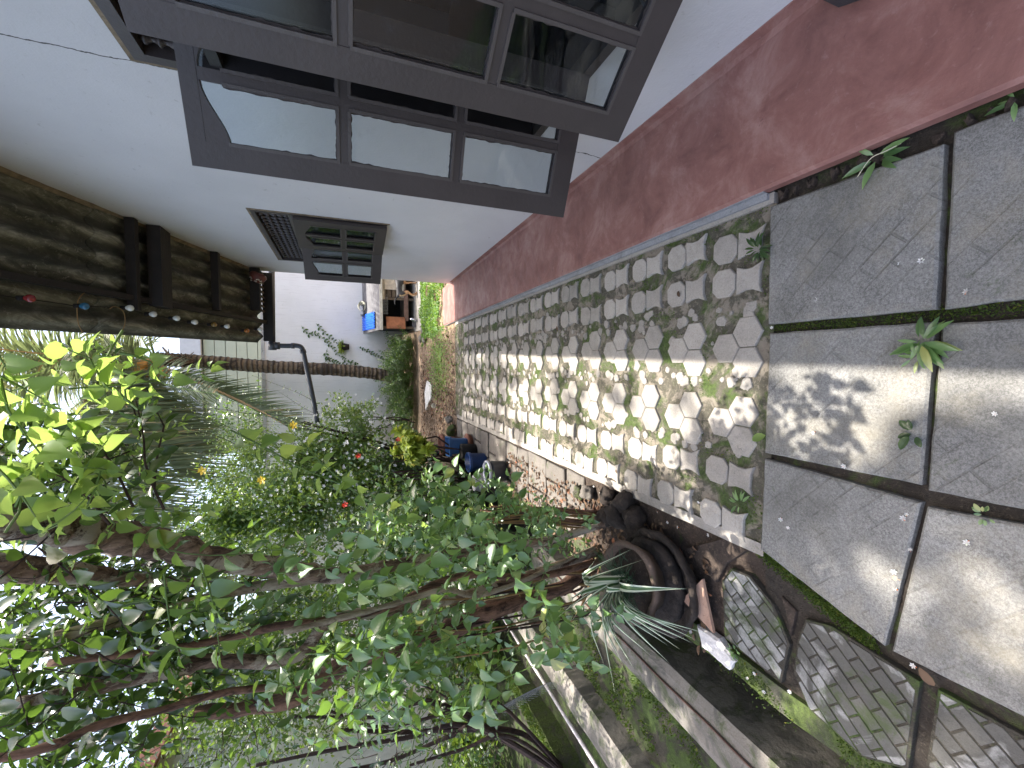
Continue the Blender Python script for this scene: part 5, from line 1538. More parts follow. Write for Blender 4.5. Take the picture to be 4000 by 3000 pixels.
# ================================================================== SHRUBS BEYOND THE POTS
fs = empty("flowering_shrub", (-1.6, 6.6, 0)); tag(fs, "big bright green flowering shrub with white and yellow blossoms in front of the palm fronds", "shrub")
L = Leaves(); rb = random.Random(11)
cluster_mass(L, (-1.55, 6.9, 2.0), (.70, .85, .95), 9000, .070, rb, .35, 24, spread=.14)
cluster_mass(L, (-.95, 6.8, 1.55), (.55, .5, .55), 4000, .062, rb, .35, 24, spread=.12)
cluster_mass(L, (-1.75, 6.3, 1.35), (.75, .7, .6), 3400, .066, rb, .35, 24, spread=.13)
cluster_mass(L, (-1.2, 6.9, 2.9), (.45, .45, .40), 2300, .045, rb, .2, 20, spread=.12)
cluster_mass(L, (-2.4, 7.2, 2.6), (.9, .9, .9), 5200, .072, rb, .35, 24, spread=.15)
cluster_mass(L, (-2.3, 7.4, 3.3), (.8, .6, .7), 4000, .085, rb, .1, 24, spread=.2)
cluster_mass(L, (-1.55, 7.1, 1.9), (.6, .6, .8), 6000, .085, rb, .0, 24, spread=.2)
cluster_mass(L, (-2.2, 7.4, 2.2), (.8, .5, 1.0), 6000, .085, rb, .0, 24, spread=.2)
L.cloud("foliage", 'small', LEAF_BUSH, fs)
tb = MB(); L = Leaves()
for k in range(26):   # loose shoots reaching out of the crown
    c = np.array([rb.uniform(-1.5, -.5), rb.uniform(6.2, 6.9), rb.uniform(1.6, 3.0)]); a = rb.uniform(-.6, .6)
    spray(L, tb, [c, c + [.12 + a * .1, -.1, .25], c + [.25 + a * .3, -.15, .5 + rb.uniform(0, .35)]], rb, .05, .06, .0035)
L.build('oval', LEAF_BUSH, fs, 120)
for k in range(9):
    a = rb.uniform(0, 6.28); tb.tube([(-1.6 + .15 * math.cos(a), 6.9 + .1 * math.sin(a), 0), (-1.5 + .3 * math.cos(a), 6.8, 1.0), (-1.45 + .7 * math.cos(a), 6.8 + .5 * math.sin(a), 2.2)], [.03, .02, .008], 6)
tb.build("stem", TWIG, fs)
def petals(b, c, r, n, nrm, tilt=.3, ph=0.0):
    nrm = Vector(nrm).normalized(); u = nrm.orthogonal().normalized(); v = nrm.cross(u); c = Vector([float(q) for q in c])
    for k in range(n):
        a = 2 * math.pi * k / n + ph; d = u * math.cos(a) + v * math.sin(a); s_ = nrm.cross(d)
        b.add([c, c + d * r * .6 + s_ * r * .28 + nrm * r * tilt * .6, c + d * r + nrm * r * tilt, c + d * r * .6 - s_ * r * .28 + nrm * r * tilt * .6], [(0, 1, 2, 3)])
ym = MB()
for px in [(795, 1838), (1025, 1875), (1150, 1660)]:
    q = atY(px, 5.95); petals(ym, q, .06, 5, (0, -1, .5)); petals(ym, q + [0, 0, .02], .045, 5, (.3, -1, .3), ph=.6)
o = ym.build("yellow_blossom", PETALY, fs); o["kind"] = "stuff"
wm = MB()
for k in range(190):
    i = rb.randrange(2); c = (np.array([-1.5, 6.6, 2.0]) if i else np.array([-1.1, 6.5, 1.6])); d = _n([rb.gauss(0, 1), -abs(rb.gauss(0, 1)), rb.gauss(0, 1)])
    petals(wm, c + d * np.array([.72, .75, .85]) * rb.uniform(.8, 1.1), rb.uniform(.016, .030), 5, (d[0], -1, .4), ph=rb.random())
o = wm.build("white_blossom", PETALW, fs); o["kind"] = "stuff"

hb = empty("hibiscus_bush", (-1.7, 5.2, 0)); tag(hb, "dark leafy bush with a few red flowers in shade above the pots", "bush")
L = Leaves(); rb = random.Random(12)
cluster_mass(L, (-1.75, 5.3, .75), (.50, .9, .62), 3600, .085, rb, .3, 16, zmin=.05, spread=.16)
cluster_mass(L, (-1.35, 6.6, .75), (.40, .55, .45), 1500, .075, rb, .3, 16, zmin=.15, spread=.16)
cluster_mass(L, (-2.6, 6.2, .8), (.8, .9, .8), 3600, .085, rb, .3, 16, zmin=.0, spread=.16)
cluster_mass(L, (-1.9, 4.1, .55), (.45, .8, .5), 2200, .08, rb, .3, 16, zmin=.05, spread=.16)
L.cloud("foliage", 'oval', LEAF_DARK, hb)
tb = MB()
for k in range(16):
    a = rb.uniform(-.6, .6); tb.tube([(-1.6 + a * .5, 5.2 + a, 0), (-1.5 + a, 5.1 + a * .8, .5), (-1.4 + a * .8, 5.0 + a * .3, 1.1)], [.015, .012, .005], 5)
tb.build("stem", TWIG, hb)
for px, Y in [((1557, 1716), 5.0), ((1402, 1780), 4.7), ((1350, 1970), 4.3), ((1398, 1955), 4.3)]:
    rm = MB(); q = atY(px, Y); petals(rm, q, .030, 5, (.2, -1, .3), .5); petals(rm, q + [0, -.01, .01], .024, 5, (-.2, -1, .5), .8, .5)
    rm.build("red_flower", PETALR, hb)

L = Leaves()
for k in range(11000):
    x = rg.uniform(-6.4, -1.75); y = rg.uniform(4.4, 11.2)
    if x > -2.4 and y > 7.5: continue
    h = (.25 + .35 * abs(nse(x, y, 2, 1.1))) * rg.random()
    L.add((x, y, .0 + h), (rg.gauss(0, 1), rg.gauss(0, 1), .5), (rg.gauss(0, .5), rg.gauss(0, .5), 1), rg.uniform(.07, .13))
o = L.cloud("undergrowth", 'oval', LEAF_TREE); tag(o, "dark undergrowth covering the garden floor behind the near stems", "undergrowth", kind="stuff")
# hanging twigs of the yard edge, right of the shrub
tg = empty("dry_creeper", (-1.5, 9.5, 1)); tag(tg, "sprawling twig with sparse leaves arching in front of the lower white wall", "creeper")
L = Leaves(); tb = MB()
for pl in ([(1620, 1650), (1560, 1640), (1500, 1670), (1440, 1672), (1380, 1640), (1340, 1600)], [(1600, 1640), (1540, 1630), (1460, 1640), (1400, 1640)], [(1570, 1645), (1480, 1630), (1420, 1630), (1390, 1640)]):
    spray(L, tb, [atY(p, 9.3) for p in pl], rg, .10, .09, .016, taper=False)
tb.build("stem", TWIG, tg); L.build('oval', LEAF_DARK, tg, 60)

# background trees in the garden
def tree(label, base, crown_c, crown_r, n, size, mat, seed, kind='small', group=None, trunk_r=.09, extra=()):
    rb = random.Random(seed)
    t_ = empty("garden_tree", base); tag(t_, label, "tree", group)
    b = MB(); c = np.array(crown_c, float); bs = np.array(base, float)
    b.tube(smooth_path([bs, bs * .6 + c * .4 + [rb.uniform(-.1, .1), .1, 0], c], 14), [trunk_r * (1 - .6 * i / 13) for i in range(14)], 9, jit=.08, rng=rb)
    for k in range(9):
        d = _n([rb.gauss(0, 1), rb.gauss(0, 1), rb.uniform(-.1, 1)]); st_ = bs * .35 + c * .65 + [0, 0, rb.uniform(-.3, .3)]
        b.tube(smooth_path([st_, st_ + d * np.array(crown_r) * .5 + [0, 0, .1], st_ + d * np.array(crown_r) * .95], 8), [trunk_r * .4 * (1 - .75 * i / 7) for i in range(8)], 5)
    b.build("trunk", BARK2, t_)
    L = Leaves(); cluster_mass(L, crown_c, crown_r, n, size, rb, .35, 24, spread=.28)
    for cc, r2, n2 in extra: cluster_mass(L, cc, r2, n2, size, rb, .3, 24, spread=.24)
    L.cloud("crown", kind, mat, t_)
    return t_
tree("bright bushy tree filling the garden behind the near stems", (-3.9, 6.2, -.16), (-3.7, 6.2, 2.5), (1.25, 1.3, 1.2), 13000, .075, LEAF_TREE, 31, extra=[((-2.6, 5.0, 1.5), (.7, .7, .7), 3200)])
tree("tall pale green tree at the back of the garden near the shrub", (-3.3, 9.6, 0), (-3.0, 9.4, 3.5), (1.4, 1.2, 1.5), 9000, .10, LEAF_TREE, 32)
tree("dark low tree under the shrub crown before the yard wall", (-3.2, 8.6, 0), (-3.1, 8.5, 1.1), (1.2, .7, 1.1), 6500, .10, LEAF_DARK, 38, trunk_r=.05, extra=[((-2.2, 8.9, .8), (.7, .5, .8), 3000)])
tree("dark leafy tree rising behind the yard wall beyond the palm fronds", (-2.6, 13.4, 0), (-2.5, 13.4, 4.4), (2.0, 1.1, 2.1), 9000, .11, LEAF_DARK, 36, extra=[((-4.6, 13.4, 4.2), (1.6, 1.0, 2.0), 6000)])
tree("leafy tree before the white neighbouring house", (-5.6, 8.6, 0), (-5.4, 8.4, 3.2), (1.3, 1.5, 1.8), 9000, .10, LEAF_TREE, 33)
tree("low tree close to the mossy ridge at the lower left", (-5.0, 3.9, -.16), (-4.9, 3.9, 1.0), (.9, .9, .9), 6000, .065, LEAF_TREE, 34, trunk_r=.05, extra=[((-4.0, 6.2, .25), (.9, .5, .35), 2000)])

# ================================================================== FOREGROUND TREE AND VINES
rf = random.Random(77)
gt = empty("gnarled_tree", (-1.35, 2.5, -.1)); tag(gt, "multi-stemmed gnarled tree with peeling bark and dark leaves beside the path", "tree")
def stem_from(plist, rads, mat, name="stem", parent=gt, n=None, seg=9, jit=.10, foot=None):
    """plist: (bearing, distance down the garden)"""
    pts_ = [atY(p, Y) for p, Y in plist]
    if foot is not None: pts_.append(np.array(foot, float))
    n = n or max(10, len(pts_) * 5)
    path = smooth_path(pts_, n)
    rr_ = np.interp(np.linspace(0, 1, n), np.linspace(0, 1, len(rads)), rads)
    path = [p + np.array([nse(p[2] * 3, i, 1, 1), nse(p[2] * 3, i, 5, 1), 0]) * r * .35 for i, (p, r) in enumerate(zip(path, rr_))]
    rr_ = [r * (1 + .22 * nse(i * .37, r * 50, 3)) for i, r in enumerate(rr_)]
    b = MB(); b.tube(path, rr_, seg, jit=jit, rng=rf)
    return b.build(name, mat, parent, True)
stem_from([(F3(-260, 110), 1.62), (F3(0, 130), 1.65), (F3(250, 160), 1.7), (F3(450, 200), 1.75), (F3(700, 235), 1.8), (F3(900, 270), 1.85), (F3(1100, 310), 1.9), (F3(1400, 385), 1.95), (F3(1650, 420), 2.0), (F3(1900, 450), 2.05), (F4(100, 470), 2.1), (F4(400, 400), 2.15), (F4(700, 345), 2.2), (F4(1000, 290), 2.25), (F4(1350, 250), 2.3)],
          [.048, .05, .052, .058, .055, .052, .046, .042, .046, .040, .034, .030, .030, .028, .026, .026], BARK1, "trunk", n=90, seg=11, foot=(-1.02, 2.30, -.03))
stem_from([(F3(-250, 420), 1.95), (F3(0, 425), 1.95), (F3(300, 440), 2.0), (F3(700, 480), 2.1), (F3(1200, 520), 2.2)], [.045, .05, .045, .03, .02], BARK1)
stem_from([(F3(300, 860), 2.1), (F3(750, 750), 2.15), (F3(1000, 700), 2.2), (F3(1250, 620), 2.2), (F3(1500, 555), 2.2), (F3(1850, 500), 2.2), (F3(2150, 460), 2.2)], [.022, .026, .026, .026, .025, .024, .024], BARK2)
stem_from([(F3(-150, 970), 2.3), (F3(0, 930), 2.3), (F3(450, 880), 2.3), (F3(700, 880), 2.3)], [.04, .04, .028, .015], BARK2)
stem_from([(F3(300, 1010), 2.0), (F3(750, 960), 2.0), (F3(1050, 925), 2.05), (F3(1400, 860), 2.1), (F3(1750, 780), 2.1), (F3(2212, 715), 2.15), (F4(400, 650), 2.2), (F4(560, 560), 2.2), (F4(850, 465), 2.25), (F4(1250, 480), 2.3)], [.012, .014, .014, .015, .016, .017, .02, .02, .02, .02, .022], BARK3, foot=(-1.35, 2.45, -.1))
stem_from([(F3(100, 1260), 2.2), (F3(560, 1170), 2.2), (F3(900, 1090), 2.2), (F3(1120, 1040), 2.2), (F3(1300, 1000), 2.2), (F3(1800, 980), 2.2), (F4(0, 740), 2.25), (F4(350, 690), 2.3), (F4(800, 600), 2.3)], [.02, .028, .034, .034, .03, .026, .026, .026, .026], BARK1, foot=(-1.30, 2.5, -.1))
stem_from([(F3(1200, 1330), 2.35), (F3(1800, 1230), 2.35), (F4(100, 1000), 2.35), (F4(420, 890), 2.35), (F4(700, 820), 2.35), (F4(950, 700), 2.35), (F4(1250, 600), 2.4), (F4(1500, 500), 2.45)], [.03, .045, .058, .062, .055, .048, .044, .044], BARK3, "trunk", n=60, foot=(-1.30, 2.6, -.12))
stem_from([(F3(-100, 1620), 1.9), (F3(300, 1530), 1.9), (F3(600, 1400), 1.95), (F3(1000, 1300), 2.0), (F3(1400, 1190), 2.05), (F3(1900, 1130), 2.1), (F4(200, 960), 2.2)], [.013, .016, .015, .015, .014, .013, .012], BARK3)
stem_from([(F4(-300, 820), 2.0), (F4(100, 720), 2.05), (F4(400, 640), 2.1), (F4(700, 560), 2.1), (F4(1000, 570), 2.2)], [.012, .013, .013, .013, .013], BARK2, foot=(-1.25, 2.5, -.1))
for k in range(12):
    y_ = 45 + k * 9 + rf.uniform(-8, 8)
    stem_from([(F4(960 + rf.uniform(-80, 100), y_ + rf.uniform(-20, 30)), 2.45), (F4(1300, y_ + 4), 2.45), (F4(1560, y_ + 25), 2.45)], [.006, .007, .008], TANSTEM if k % 2 else BARK3, "shoot", seg=6, jit=0, n=14, foot=(-1.0 + rf.uniform(-.05, .05), 2.45 + rf.uniform(-.1, .1), -.03))
for k in range(10):
    y0 = 480 + k * 38 + rf.uniform(-30, 30); stem_from([(F4(500 + rf.uniform(-300, 300), y0 + 190 + rf.uniform(-90, 90)), rf.uniform(2.0, 2.5)), (F4(1000 + rf.uniform(-90, 90), y0 + 80 + rf.uniform(-50, 50)), 2.3), (F4(1400, y0 - 30 + rf.uniform(-30, 30)), 2.4), (F4(1600 + rf.uniform(-60, 60), y0 * .7 + 90 + rf.uniform(-30, 30)), 2.45)], [.003, .006, rf.uniform(.005, .011), .009], (TANSTEM, BARK3, TWIG)[k % 3], "shoot", seg=5, jit=0, n=16, foot=(-1.25 + rf.uniform(-.15, .15), 2.6, -.1))

# dark leafy masses in the upper left (against the sky) and the shading crown above the path
L = Leaves(); tb = MB()
def rnd_spray(L, tb, x0, x1, y0, y1, Y0, Y1, size, ln, gap, rng, hang=False, lean=0.0, **kw):
    Y = rng.uniform(Y0, Y1)
    a = atY((rng.uniform(x0, x1), rng.uniform(y0, y1)), Y)
    dirv = np.array([rng.gauss(lean, .45), rng.gauss(0, .45), (-1 if hang else 1) * rng.uniform(.5, 1.1)])
    dirv = _n(dirv) * ln * rng.uniform(.6, 1.3)
    bend = np.array([rng.gauss(0, .06), rng.gauss(0, .06), -.05])
    spray(L, tb, [a, a + dirv * .5 + bend, a + dirv + bend * .5], rng, size, gap, **kw)
for k in range(120):
    rnd_spray(L, tb, -150, 600, 2150 if k % 4 else 2050, 3000, 1.5 if k % 5 == 0 else 2.0, 2.8, .092, .38, .045, rf, hang=k % 2 == 0, droop=.6)
for k in range(60):
    rnd_spray(L, tb, 100, 1000, 2200, 2800, 2.1, 2.7, .080, .34, .045, rf, hang=k % 2 == 0, droop=.6)
for k in range(40):
    rnd_spray(L, tb, 0, 620, 1680, 2060, 1.6, 2.1, .062, .30, .04, rf, hang=False, droop=.3)
for pl, Y in (([(640, 1990), (570, 1830), (560, 1700), (530, 1560)], 1.5), ([(520, 1980), (430, 1800), (300, 1650)], 1.55), ([(600, 1960), (610, 1800), (640, 1640), (560, 1600)], 1.6), ([(430, 2050), (300, 1900), (150, 1820)], 1.5)):
    spray(L, tb, [atY(p, Y) for p in pl], rf, .066, .034, .004, taper=False, droop=.2)
L.build('oval', LEAF_DARK, gt, 290)
tb.build("twig", TWIG, gt)
L = Leaves(); rb = random.Random(9)
def over(n, x0, x1, y0, y1, z0, z1, sz, thr=-.1):
    k = 0; tries = 0
    while k < n and tries < n * 6:
        tries += 1
        x, y, z = rb.uniform(x0, x1), rb.uniform(y0, y1), rb.uniform(z0, z1)
        if mnoise.noise(Vector((x * 1.6, y * 1.6, z * .6))) + .5 * mnoise.noise(Vector((x * 4.5, y * 4.5, 3))) < thr: continue
        L.add((x, y, z), (rb.gauss(0, 1), rb.gauss(0, 1), -.2), (rb.gauss(0, .35), rb.gauss(0, .35), 1), sz * rb.uniform(.7, 1.2)); k += 1
def over2(n, x0, x1, y0, y1, z0, z1, sz, dens):
    """leaves of the high crown, in clumps; dens(x, y) is the share kept at the place on the ground that the leaf shades"""
    k = 0
    for _ in range(n * 8):
        if k >= n: break
        x, y, z = rb.uniform(x0, x1), rb.uniform(y0, y1), rb.uniform(z0, z1)
        gx, gy = x - .05 * z, y - .17 * z
        d = dens(gx, gy) + .9 * mnoise.noise(Vector((gx * 3.0, gy * 2.2, z * .08))) + .35 * mnoise.noise(Vector((gx * 7, gy * 7, 3)))
        if d < 0: continue
        L.add((x, y, z), (rb.gauss(0, 1), rb.gauss(0, 1), -.2), (rb.gauss(0, .35), rb.gauss(0, .35), 1), sz * rb.uniform(.7, 1.2)); k += 1
def dn(x, y):
    if y < 1.3: return .22 if x < -.42 else -.25 - 1.3 * (x + .20)
    if y < 4.2: return (.0 if x < -1.6 else (-.42 if x < -.72 else -.20)) if x < -.05 else -.6
    return .45
over2(13000, -3.2, .80, .3, 3.4, 8.2, 11.0, .10, dn)
over2(11000, -3.2, 1.05, 3.2, 9.6, 8.6, 11.2, .10, dn)
over2(9000, -7.5, -2.2, 2.5, 10.5, 8.6, 11.0, .11, lambda x, y: .28)
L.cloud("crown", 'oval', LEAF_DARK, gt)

# bright backlit branch at the top left
lb = empty("lime_branch", (-.35, 1.3, 2.5)); tag(lb, "hanging branch with large sunlit yellow-green leaves against the sky", "branch")
L = Leaves(); tb = MB()
for pl, Y, sz, gp in [([(-60, 1440), (60, 1500), (170, 1560)], 1.3, .078, .055), ([(0, 1480), (30, 1600), (100, 1700), (180, 1800)], 1.3, .075, .05), ([(520, 1580), (430, 1530), (380, 1450), (330, 1380), (250, 1360)], 1.35, .062, .040),
                      ([(470, 1380), (560, 1400), (620, 1440)], 1.35, .058, .035), ([(480, 1290), (430, 1370), (400, 1430)], 1.4, .055, .04), ([(540, 1600), (480, 1540), (530, 1490)], 1.3, .06, .03),
                      ([(60, 1980), (120, 1850), (200, 1750), (300, 1620)], 1.35, .070, .045), ([(-40, 1800), (60, 1900), (140, 2020)], 1.3, .075, .045), ([(20, 2080), (90, 1960), (60, 1840)], 1.35, .07, .045),
                      ([(250, 1960), (330, 1830), (420, 1720)], 1.4, .07, .045), ([(-30, 1290), (-10, 1380), (30, 1440)], 1.3, .07, .05), ([(150, 2080), (260, 2020), (340, 1940)], 1.35, .07, .045)]:
    spray(L, tb, [atY(p, Y) for p in pl], rf, sz, gp, .0035, taper=False, droop=.15, upn=.9)
for k in range(28):
    rnd_spray(L, tb, -60, 420, 1480, 2080, 1.3, 1.9, .070, .22, .042, rf, hang=k % 3 == 0, droop=.2)
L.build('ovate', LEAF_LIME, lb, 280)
tb.build("twig", VSTEM, lb)

# arching shoot with yellow-green leaves in front of the shrub
sh2 = empty("arching_shoot", (-.9, 1.9, .8)); tag(sh2, "long arching vine shoot with pairs of bright yellow-green leaves crossing in front of the shrub", "vine shoot")
L = Leaves(); tb = MB()
A_ = [atY(p, 1.75) for p in ((900, 1680), (1040, 1750), (1180, 1830), (1330, 1890), (1450, 1960), (1560, 2020), (1680, 2090))]
spray(L, tb, A_, rf, .088, .075, .0034, taper=False, droop=.1)
spray(L, tb, [atY(p, 1.75) for p in ((1400, 1930), (1280, 1830), (1190, 1740), (1150, 1690))], rf, .078, .07, .003, taper=False, droop=.1)
L.build('ovate', LEAF_LIME, sh2, 120)
tb.build("stem", VSTEM, sh2)

# twining vine with pointed leaves in front of the stems
vine = empty("twining_vine", (-1.1, 2.1, 0)); tag(vine, "twining vine with many pointed mid green leaves climbing the near tree stems beside the path", "vine")
L = Leaves(); tb = MB()
for k in range(60):
    rnd_spray(L, tb, 450 if k % 3 else 1200, 2200, 2230, 2680, 1.5 if k % 3 == 0 else 1.85, 2.45, .098, .42, .064, rf, hang=k % 3 == 0, droop=.5, upn=.8)
for k in range(46):
    rnd_spray(L, tb, 1500, 2330, 1950, 2180, 1.9, 2.5, .060, .28, .042, rf, hang=False, droop=.4)
for k in range(26):
    rnd_spray(L, tb, 1150, 1750, 2450, 2850, 1.5, 1.9, .085, .34, .055, rf, hang=k % 2 == 0, droop=.5)
for pl, Y in (([(700, 2010), (560, 2110), (820, 2170), (1200, 2130), (1420, 2090)], 1.6), ([(1080, 2240), (1350, 2200), (1650, 2100), (1900, 2060)], 1.75), ([(1300, 2320), (1480, 2260), (1720, 2210), (2050, 2150)], 1.8), ([(1890, 2040), (1960, 2160), (2010, 2260), (2060, 2330)], 1.55),
              ([(1860, 2580), (1900, 2700), (1890, 2830)], 1.4), ([(2100, 2300), (2160, 2420), (2210, 2520)], 1.6), ([(640, 2240), (660, 2420), (700, 2560)], 1.5), ([(780, 2200), (830, 2350), (860, 2560)], 1.45)):
    spray(L, tb, [atY(p, Y) for p in pl], rf, .080, .052, .003, taper=False, droop=.45)
L.build('ovate', LEAF_VINE, vine, 295)
tb.build("stem", VSTEM, vine)
# pale sunlit leaves of the vine, low by the pots
v2 = empty("sunlit_vine", (-.95, 2.6, 0)); tag(v2, "low sprawling vine with silvery sunlit pointed leaves in front of the blue pots", "vine")
L = Leaves(); tb = MB()
for k in range(46):
    rnd_spray(L, tb, 1520, 2150, 1960, 2080, 1.95, 2.5, .068, .22, .042, rf, hang=False, lean=.25, droop=.2)
for pl, Y in (([(1990, 2000), (1900, 1900), (1780, 1830), (1720, 1800)], 2.1), ([(1600, 2050), (1640, 1960), (1680, 1870)], 2.1), ([(1500, 2110), (1560, 2010), (1640, 1930)], 2.0), ([(2080, 2010), (2020, 1930), (1990, 1860)], 2.1), ([(1760, 2080), (1740, 1980), (1750, 1900)], 2.0), ([(1840, 2060), (1850, 1960), (1840, 1880)], 2.1)):
    spray(L, tb, [atY(p, Y) for p in pl], rf, .082, .055, .0026, taper=False, droop=.1)
L.build('ovate', LEAF_VINE, v2, 280)
tb.build("stem", VSTEM, v2)

# dark twiggy shrub at the lower left with chicken wire in front of it
ts = empty("twiggy_shrub", (-2.6, 2.8, -.15)); tag(ts, "dark bare-stemmed shrub with fanning branches in front of the bright patch at the lower left", "shrub")
tb = MB(); L = Leaves()
for pl, r0 in (([(1270, 2770), (1500, 2840), (1800, 2770), (1950, 2750)], .016), ([(1150, 2800), (1500, 2800), (1730, 2760)], .018), ([(1000, 2990), (1300, 2930), (1600, 2880), (1850, 2840)], .02), ([(1100, 3050), (1500, 2980), (1750, 2880), (1900, 2850)], .02),
               ([(1300, 2850), (1560, 2860), (1800, 2850), (2050, 2870)], .024), ([(1450, 2600), (1700, 2700), (1850, 2800)], .010), ([(1400, 2680), (1600, 2720), (1800, 2780)], .010), ([(1600, 2990), (1800, 2930), (2000, 2880)], .016)):
    Y = 2.9 + rf.uniform(-.15, .2); pp = smooth_path([atY(p, Y) for p in pl] + [gz((2250, 3060), -.15)], 20)
    tb.tube(pp, [r0 * (.5 + .5 * i / 19) for i in range(20)], 7, jit=.1, rng=rf)
for k in range(70):
    Y = rf.uniform(2.7, 3.3); a = atY((rf.uniform(1350, 1950), rf.uniform(2620, 2950)), Y); d = np.array([rf.gauss(0, .12), rf.gauss(0, .12), rf.uniform(-.05, .3)])
    tb.tube(smooth_path([a, a + d * .5 + [rf.gauss(0, .02), 0, .02], a + d], 6), [.004, .0035, .003, .0025, .002, .0015], 4, cap=False)
    if k % 2: spray(L, None, [a, a + d * .5, a + d], rf, .055, .06)
for k in range(60):
    rnd_spray(L, tb, 700, 2000, 2750, 3050, 2.4, 3.2, .055, .3, .05, rf, droop=.4)
tb.build("branch", TWIG, ts); L.build('oval', LEAF_DARK, ts, 120)
cw = empty("chicken_wire", (-2.9, 3.2, .3)); tag(cw, "curled scrap of hexagonal chicken wire standing on the mossy ridge among the twigs", "wire netting")
b = MB()
def wire_pt(u, v):
    a = u * 1.4; return np.array([-3.05 + .55 * math.sin(a) * .8 - .1 * v, 3.35 - .5 * u + .12 * math.cos(v * 2), .02 + v])
hx = .030
for i in range(22):
    for j in range(16):
        u = i * hx * 1.5 + .0; v = j * hx * 1.732 * .6 + (hx * .52 if i % 2 else 0)
        c = [(u + hx * math.cos(k * math.pi / 3) * .98, v + hx * .6 * math.sin(k * math.pi / 3)) for k in range(4)]
        for k in range(3): b.tube([wire_pt(*c[k]), wire_pt(*c[k + 1])], .0012, 3, cap=False)
o = b.build("netting", m_plain("dark_wire", (.16, .17, .18), .4, metal=.5, var=.2), cw); o["kind"] = "stuff"

# ================================================================== SMALL THINGS ON THE PAVING
def weed(px, z, n, l, w_, label, mat=LEAF_VINE, kind='lance', seed=1, tilt=.25):
    q = gz(px, z); r_ = random.Random(seed); e_ = empty("weed", q); tag(e_, label, "weed")
    L = Leaves()
    for k in range(n):
        a = r_.uniform(0, 6.28); L.add(q + [0.012 * math.cos(a), .012 * math.sin(a), r_.uniform(.0, .03)], (math.cos(a) * w_, math.sin(a), r_.uniform(.02, tilt)), (r_.gauss(0, .2), r_.gauss(0, .2), 1), l * r_.uniform(.6, 1.1))
    L.build(kind, mat, e_, n)
weed((3610, 1335), .022, 26, .075, 1.5, "largest weed, a star of narrow leaves growing in the joint between the big slabs", seed=3)
weed((3590, 1395), .022, 12, .05, 1.3, "smaller clump just below the largest weed in the slab joint", seed=4)
weed((2975, 975), .012, 20, .060, .9, "dark green weed at the corner of the path and the first slab near the apron", LEAF_DARK, seed=5)
weed((3440, 620), .0, 9, .085, .6, "broad bladed grass tuft at the foot of the red apron", seed=6, tilt=.5)
weed((3580, 1690), .020, 5, .045, 1, "tiny two-leaved weed in the slab joint near the left", LEAF_DARK, 'oval', seed=7)
weed((2900, 1965), .006, 9, .05, 1, "small grassy weed at the mossy corner of the path", seed=8)
weed((3985, 390), .0, 10, .05, 1, "small weed beside the apron at the near edge of the picture", seed=9)
weed((2870, 2540), .005, 16, .024, 1, "little clover-like weed beside the white plaster lump", LEAF_VINE, 'oval', seed=10, tilt=.6)
weed((3860, 2010), .01, 10, .02, 1, "tiny weed in the mossy joint at the near left", LEAF_VINE, 'oval', seed=11)
b = MB(); b.tube(smooth_path([gz((3350, 690), .03), gz((3400, 620), .05), gz((3460, 590), .05), gz((3520, 560), .03)], 12), .0015, 4); tag(b.build("dry_straw", m_plain("straw", (.6, .55, .4), .6)), "pale dry straw bent over the slab joint by the apron", "straw")
def lone_leaf(px, z, ax, sz, mat, label, kind='oval'):
    q = gz(px, z); L = Leaves(); L.add(q, ax, (.2, -.1, 1), sz)
    o = L.cloud("fallen_leaf", kind, mat, None, stuff=False); tag(o, label, "leaf")
lone_leaf((2990, 1700), .03, (-.3, .6, .1), .062, LEAF_LIME, "fallen yellow-green leaf at the edge between path and slab")
lone_leaf((2655, 1160), .014, (1, .4, .0), .035, LEAF_DRY, "small brown fallen leaf on a paver near the house side")
lone_leaf((2410, 1850), .014, (1, .4, .0), .03, LEAF_DRY, "small brown curled leaf on the path near the far end")
lone_leaf((2180, 1290), .014, (1, .8, .0), .045, LEAF_DRY, "long brown leaf lying among the hexagons")
lone_leaf((3650, 2680), .02, (.6, .5, .2), .05, LEAF_DRY, "curled brown leaf at the corner of the worn slab")
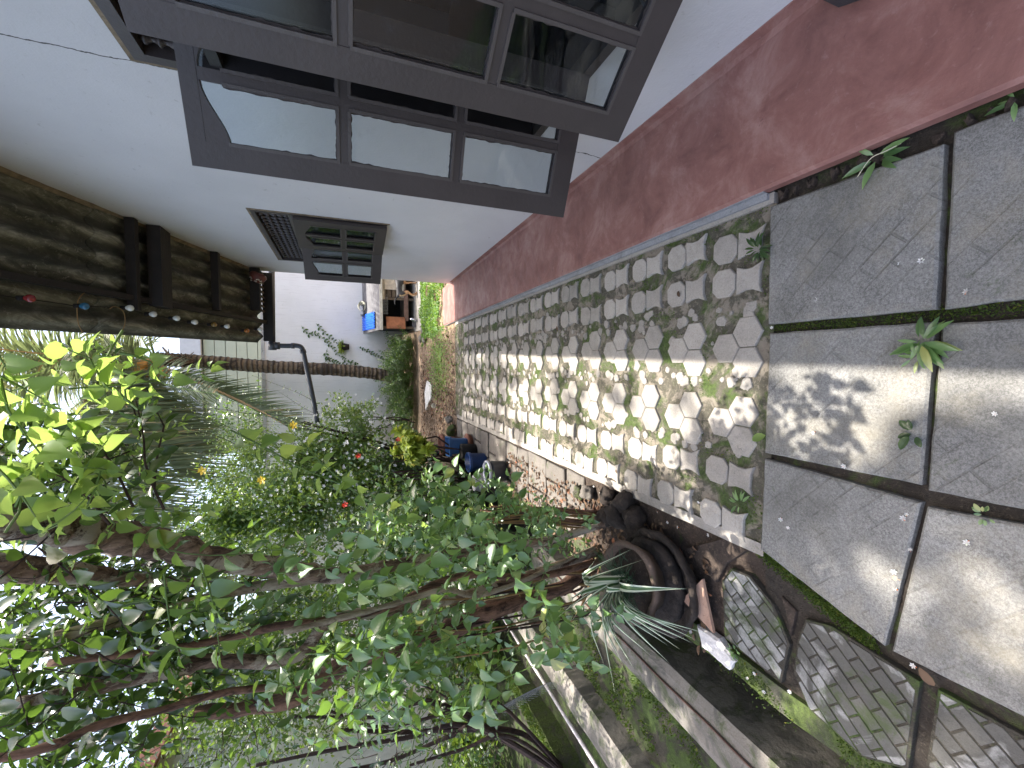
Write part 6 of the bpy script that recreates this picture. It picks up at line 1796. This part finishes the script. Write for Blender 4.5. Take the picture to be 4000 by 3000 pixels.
# fallen white blossoms with orange tubes
spots = [(3190, 1170), (3180, 1690), (3660, 1340), (3890, 1615), (3540, 2010), (3530, 2025), (3500, 2300), (3515, 1030), (3780, 1140), (3015, 1280), (3490, 2230), (3085, 2700), (2985, 2700), (2950, 2630), (2920, 2650), (2800, 2535), (2700, 2470),
         (2870, 2580), (3570, 2600), (2570, 2000), (2345, 1925), (2350, 2010), (2350, 1960), (2490, 2070), (2620, 2390), (2640, 2400), (1990, 1805), (1945, 1740), (3620, 1100), (3600, 1020), (3780, 2120), (3080, 2060), (3050, 2030), (2640, 2420), (2610, 2040), (2650, 2060),
         (2770, 2090), (2730, 1960), (3560, 2150), (2300, 1960), (2320, 1900), (1920, 1640), (1880, 1560), (2050, 1660), (3300, 1820)]
base_t = bpy.data.meshes.new
bw = MB(); petals(bw, (0, 0, .004), .012, 6, (0, 0, 1), .35); mw = bw.mesh("petals"); mw.materials.append(PETALW)
bo = MB(); bo.tube([(0, 0, .003), (.009, .003, .001)], [.0016, .0022], 5); mo = bo.mesh("tube"); mo.materials.append(ORANGE)
for i, p in enumerate(spots):
    q = gz(p, .016 if p[0] > 2960 and p[1] < 2300 else .010)
    o = bpy.data.objects.new("fallen_blossom", mw); COL.objects.link(o); o.location = q; o.rotation_euler = (rf.uniform(-.5, .5), rf.uniform(-.5, .5), rf.uniform(0, 6.28)); s_ = rf.uniform(.5, .85); o.scale = (s_, s_, s_)
    tag(o, "small fallen white blossom with an orange tube lying on the paving", "blossom", "fallen white blossoms on the paving")
    c = bpy.data.objects.new("tube", mo); COL.objects.link(c); c.parent = o
b = MB(); b.lathe([(0, 0), (.014, .002), (.017, .008), (.012, .014), (0, .016)], 12, origin=gz((3610, 1132), -.005)); tag(b.build("pebble", m_plain("bluish_pebble", (.30, .33, .38), .5), None, True), "smooth bluish pebble in the joint between two big slabs", "pebble")
b = MB(); b.lathe([(0, 0), (.012, .004), (.013, .010), (.006, .015), (0, .016)], 12, origin=gz((3505, 2255), .0)); tag(b.build("snail_shell", m_plain("tan_shell", (.45, .33, .22), .5), None, True), "tan snail shell in the joint between two slabs", "shell")
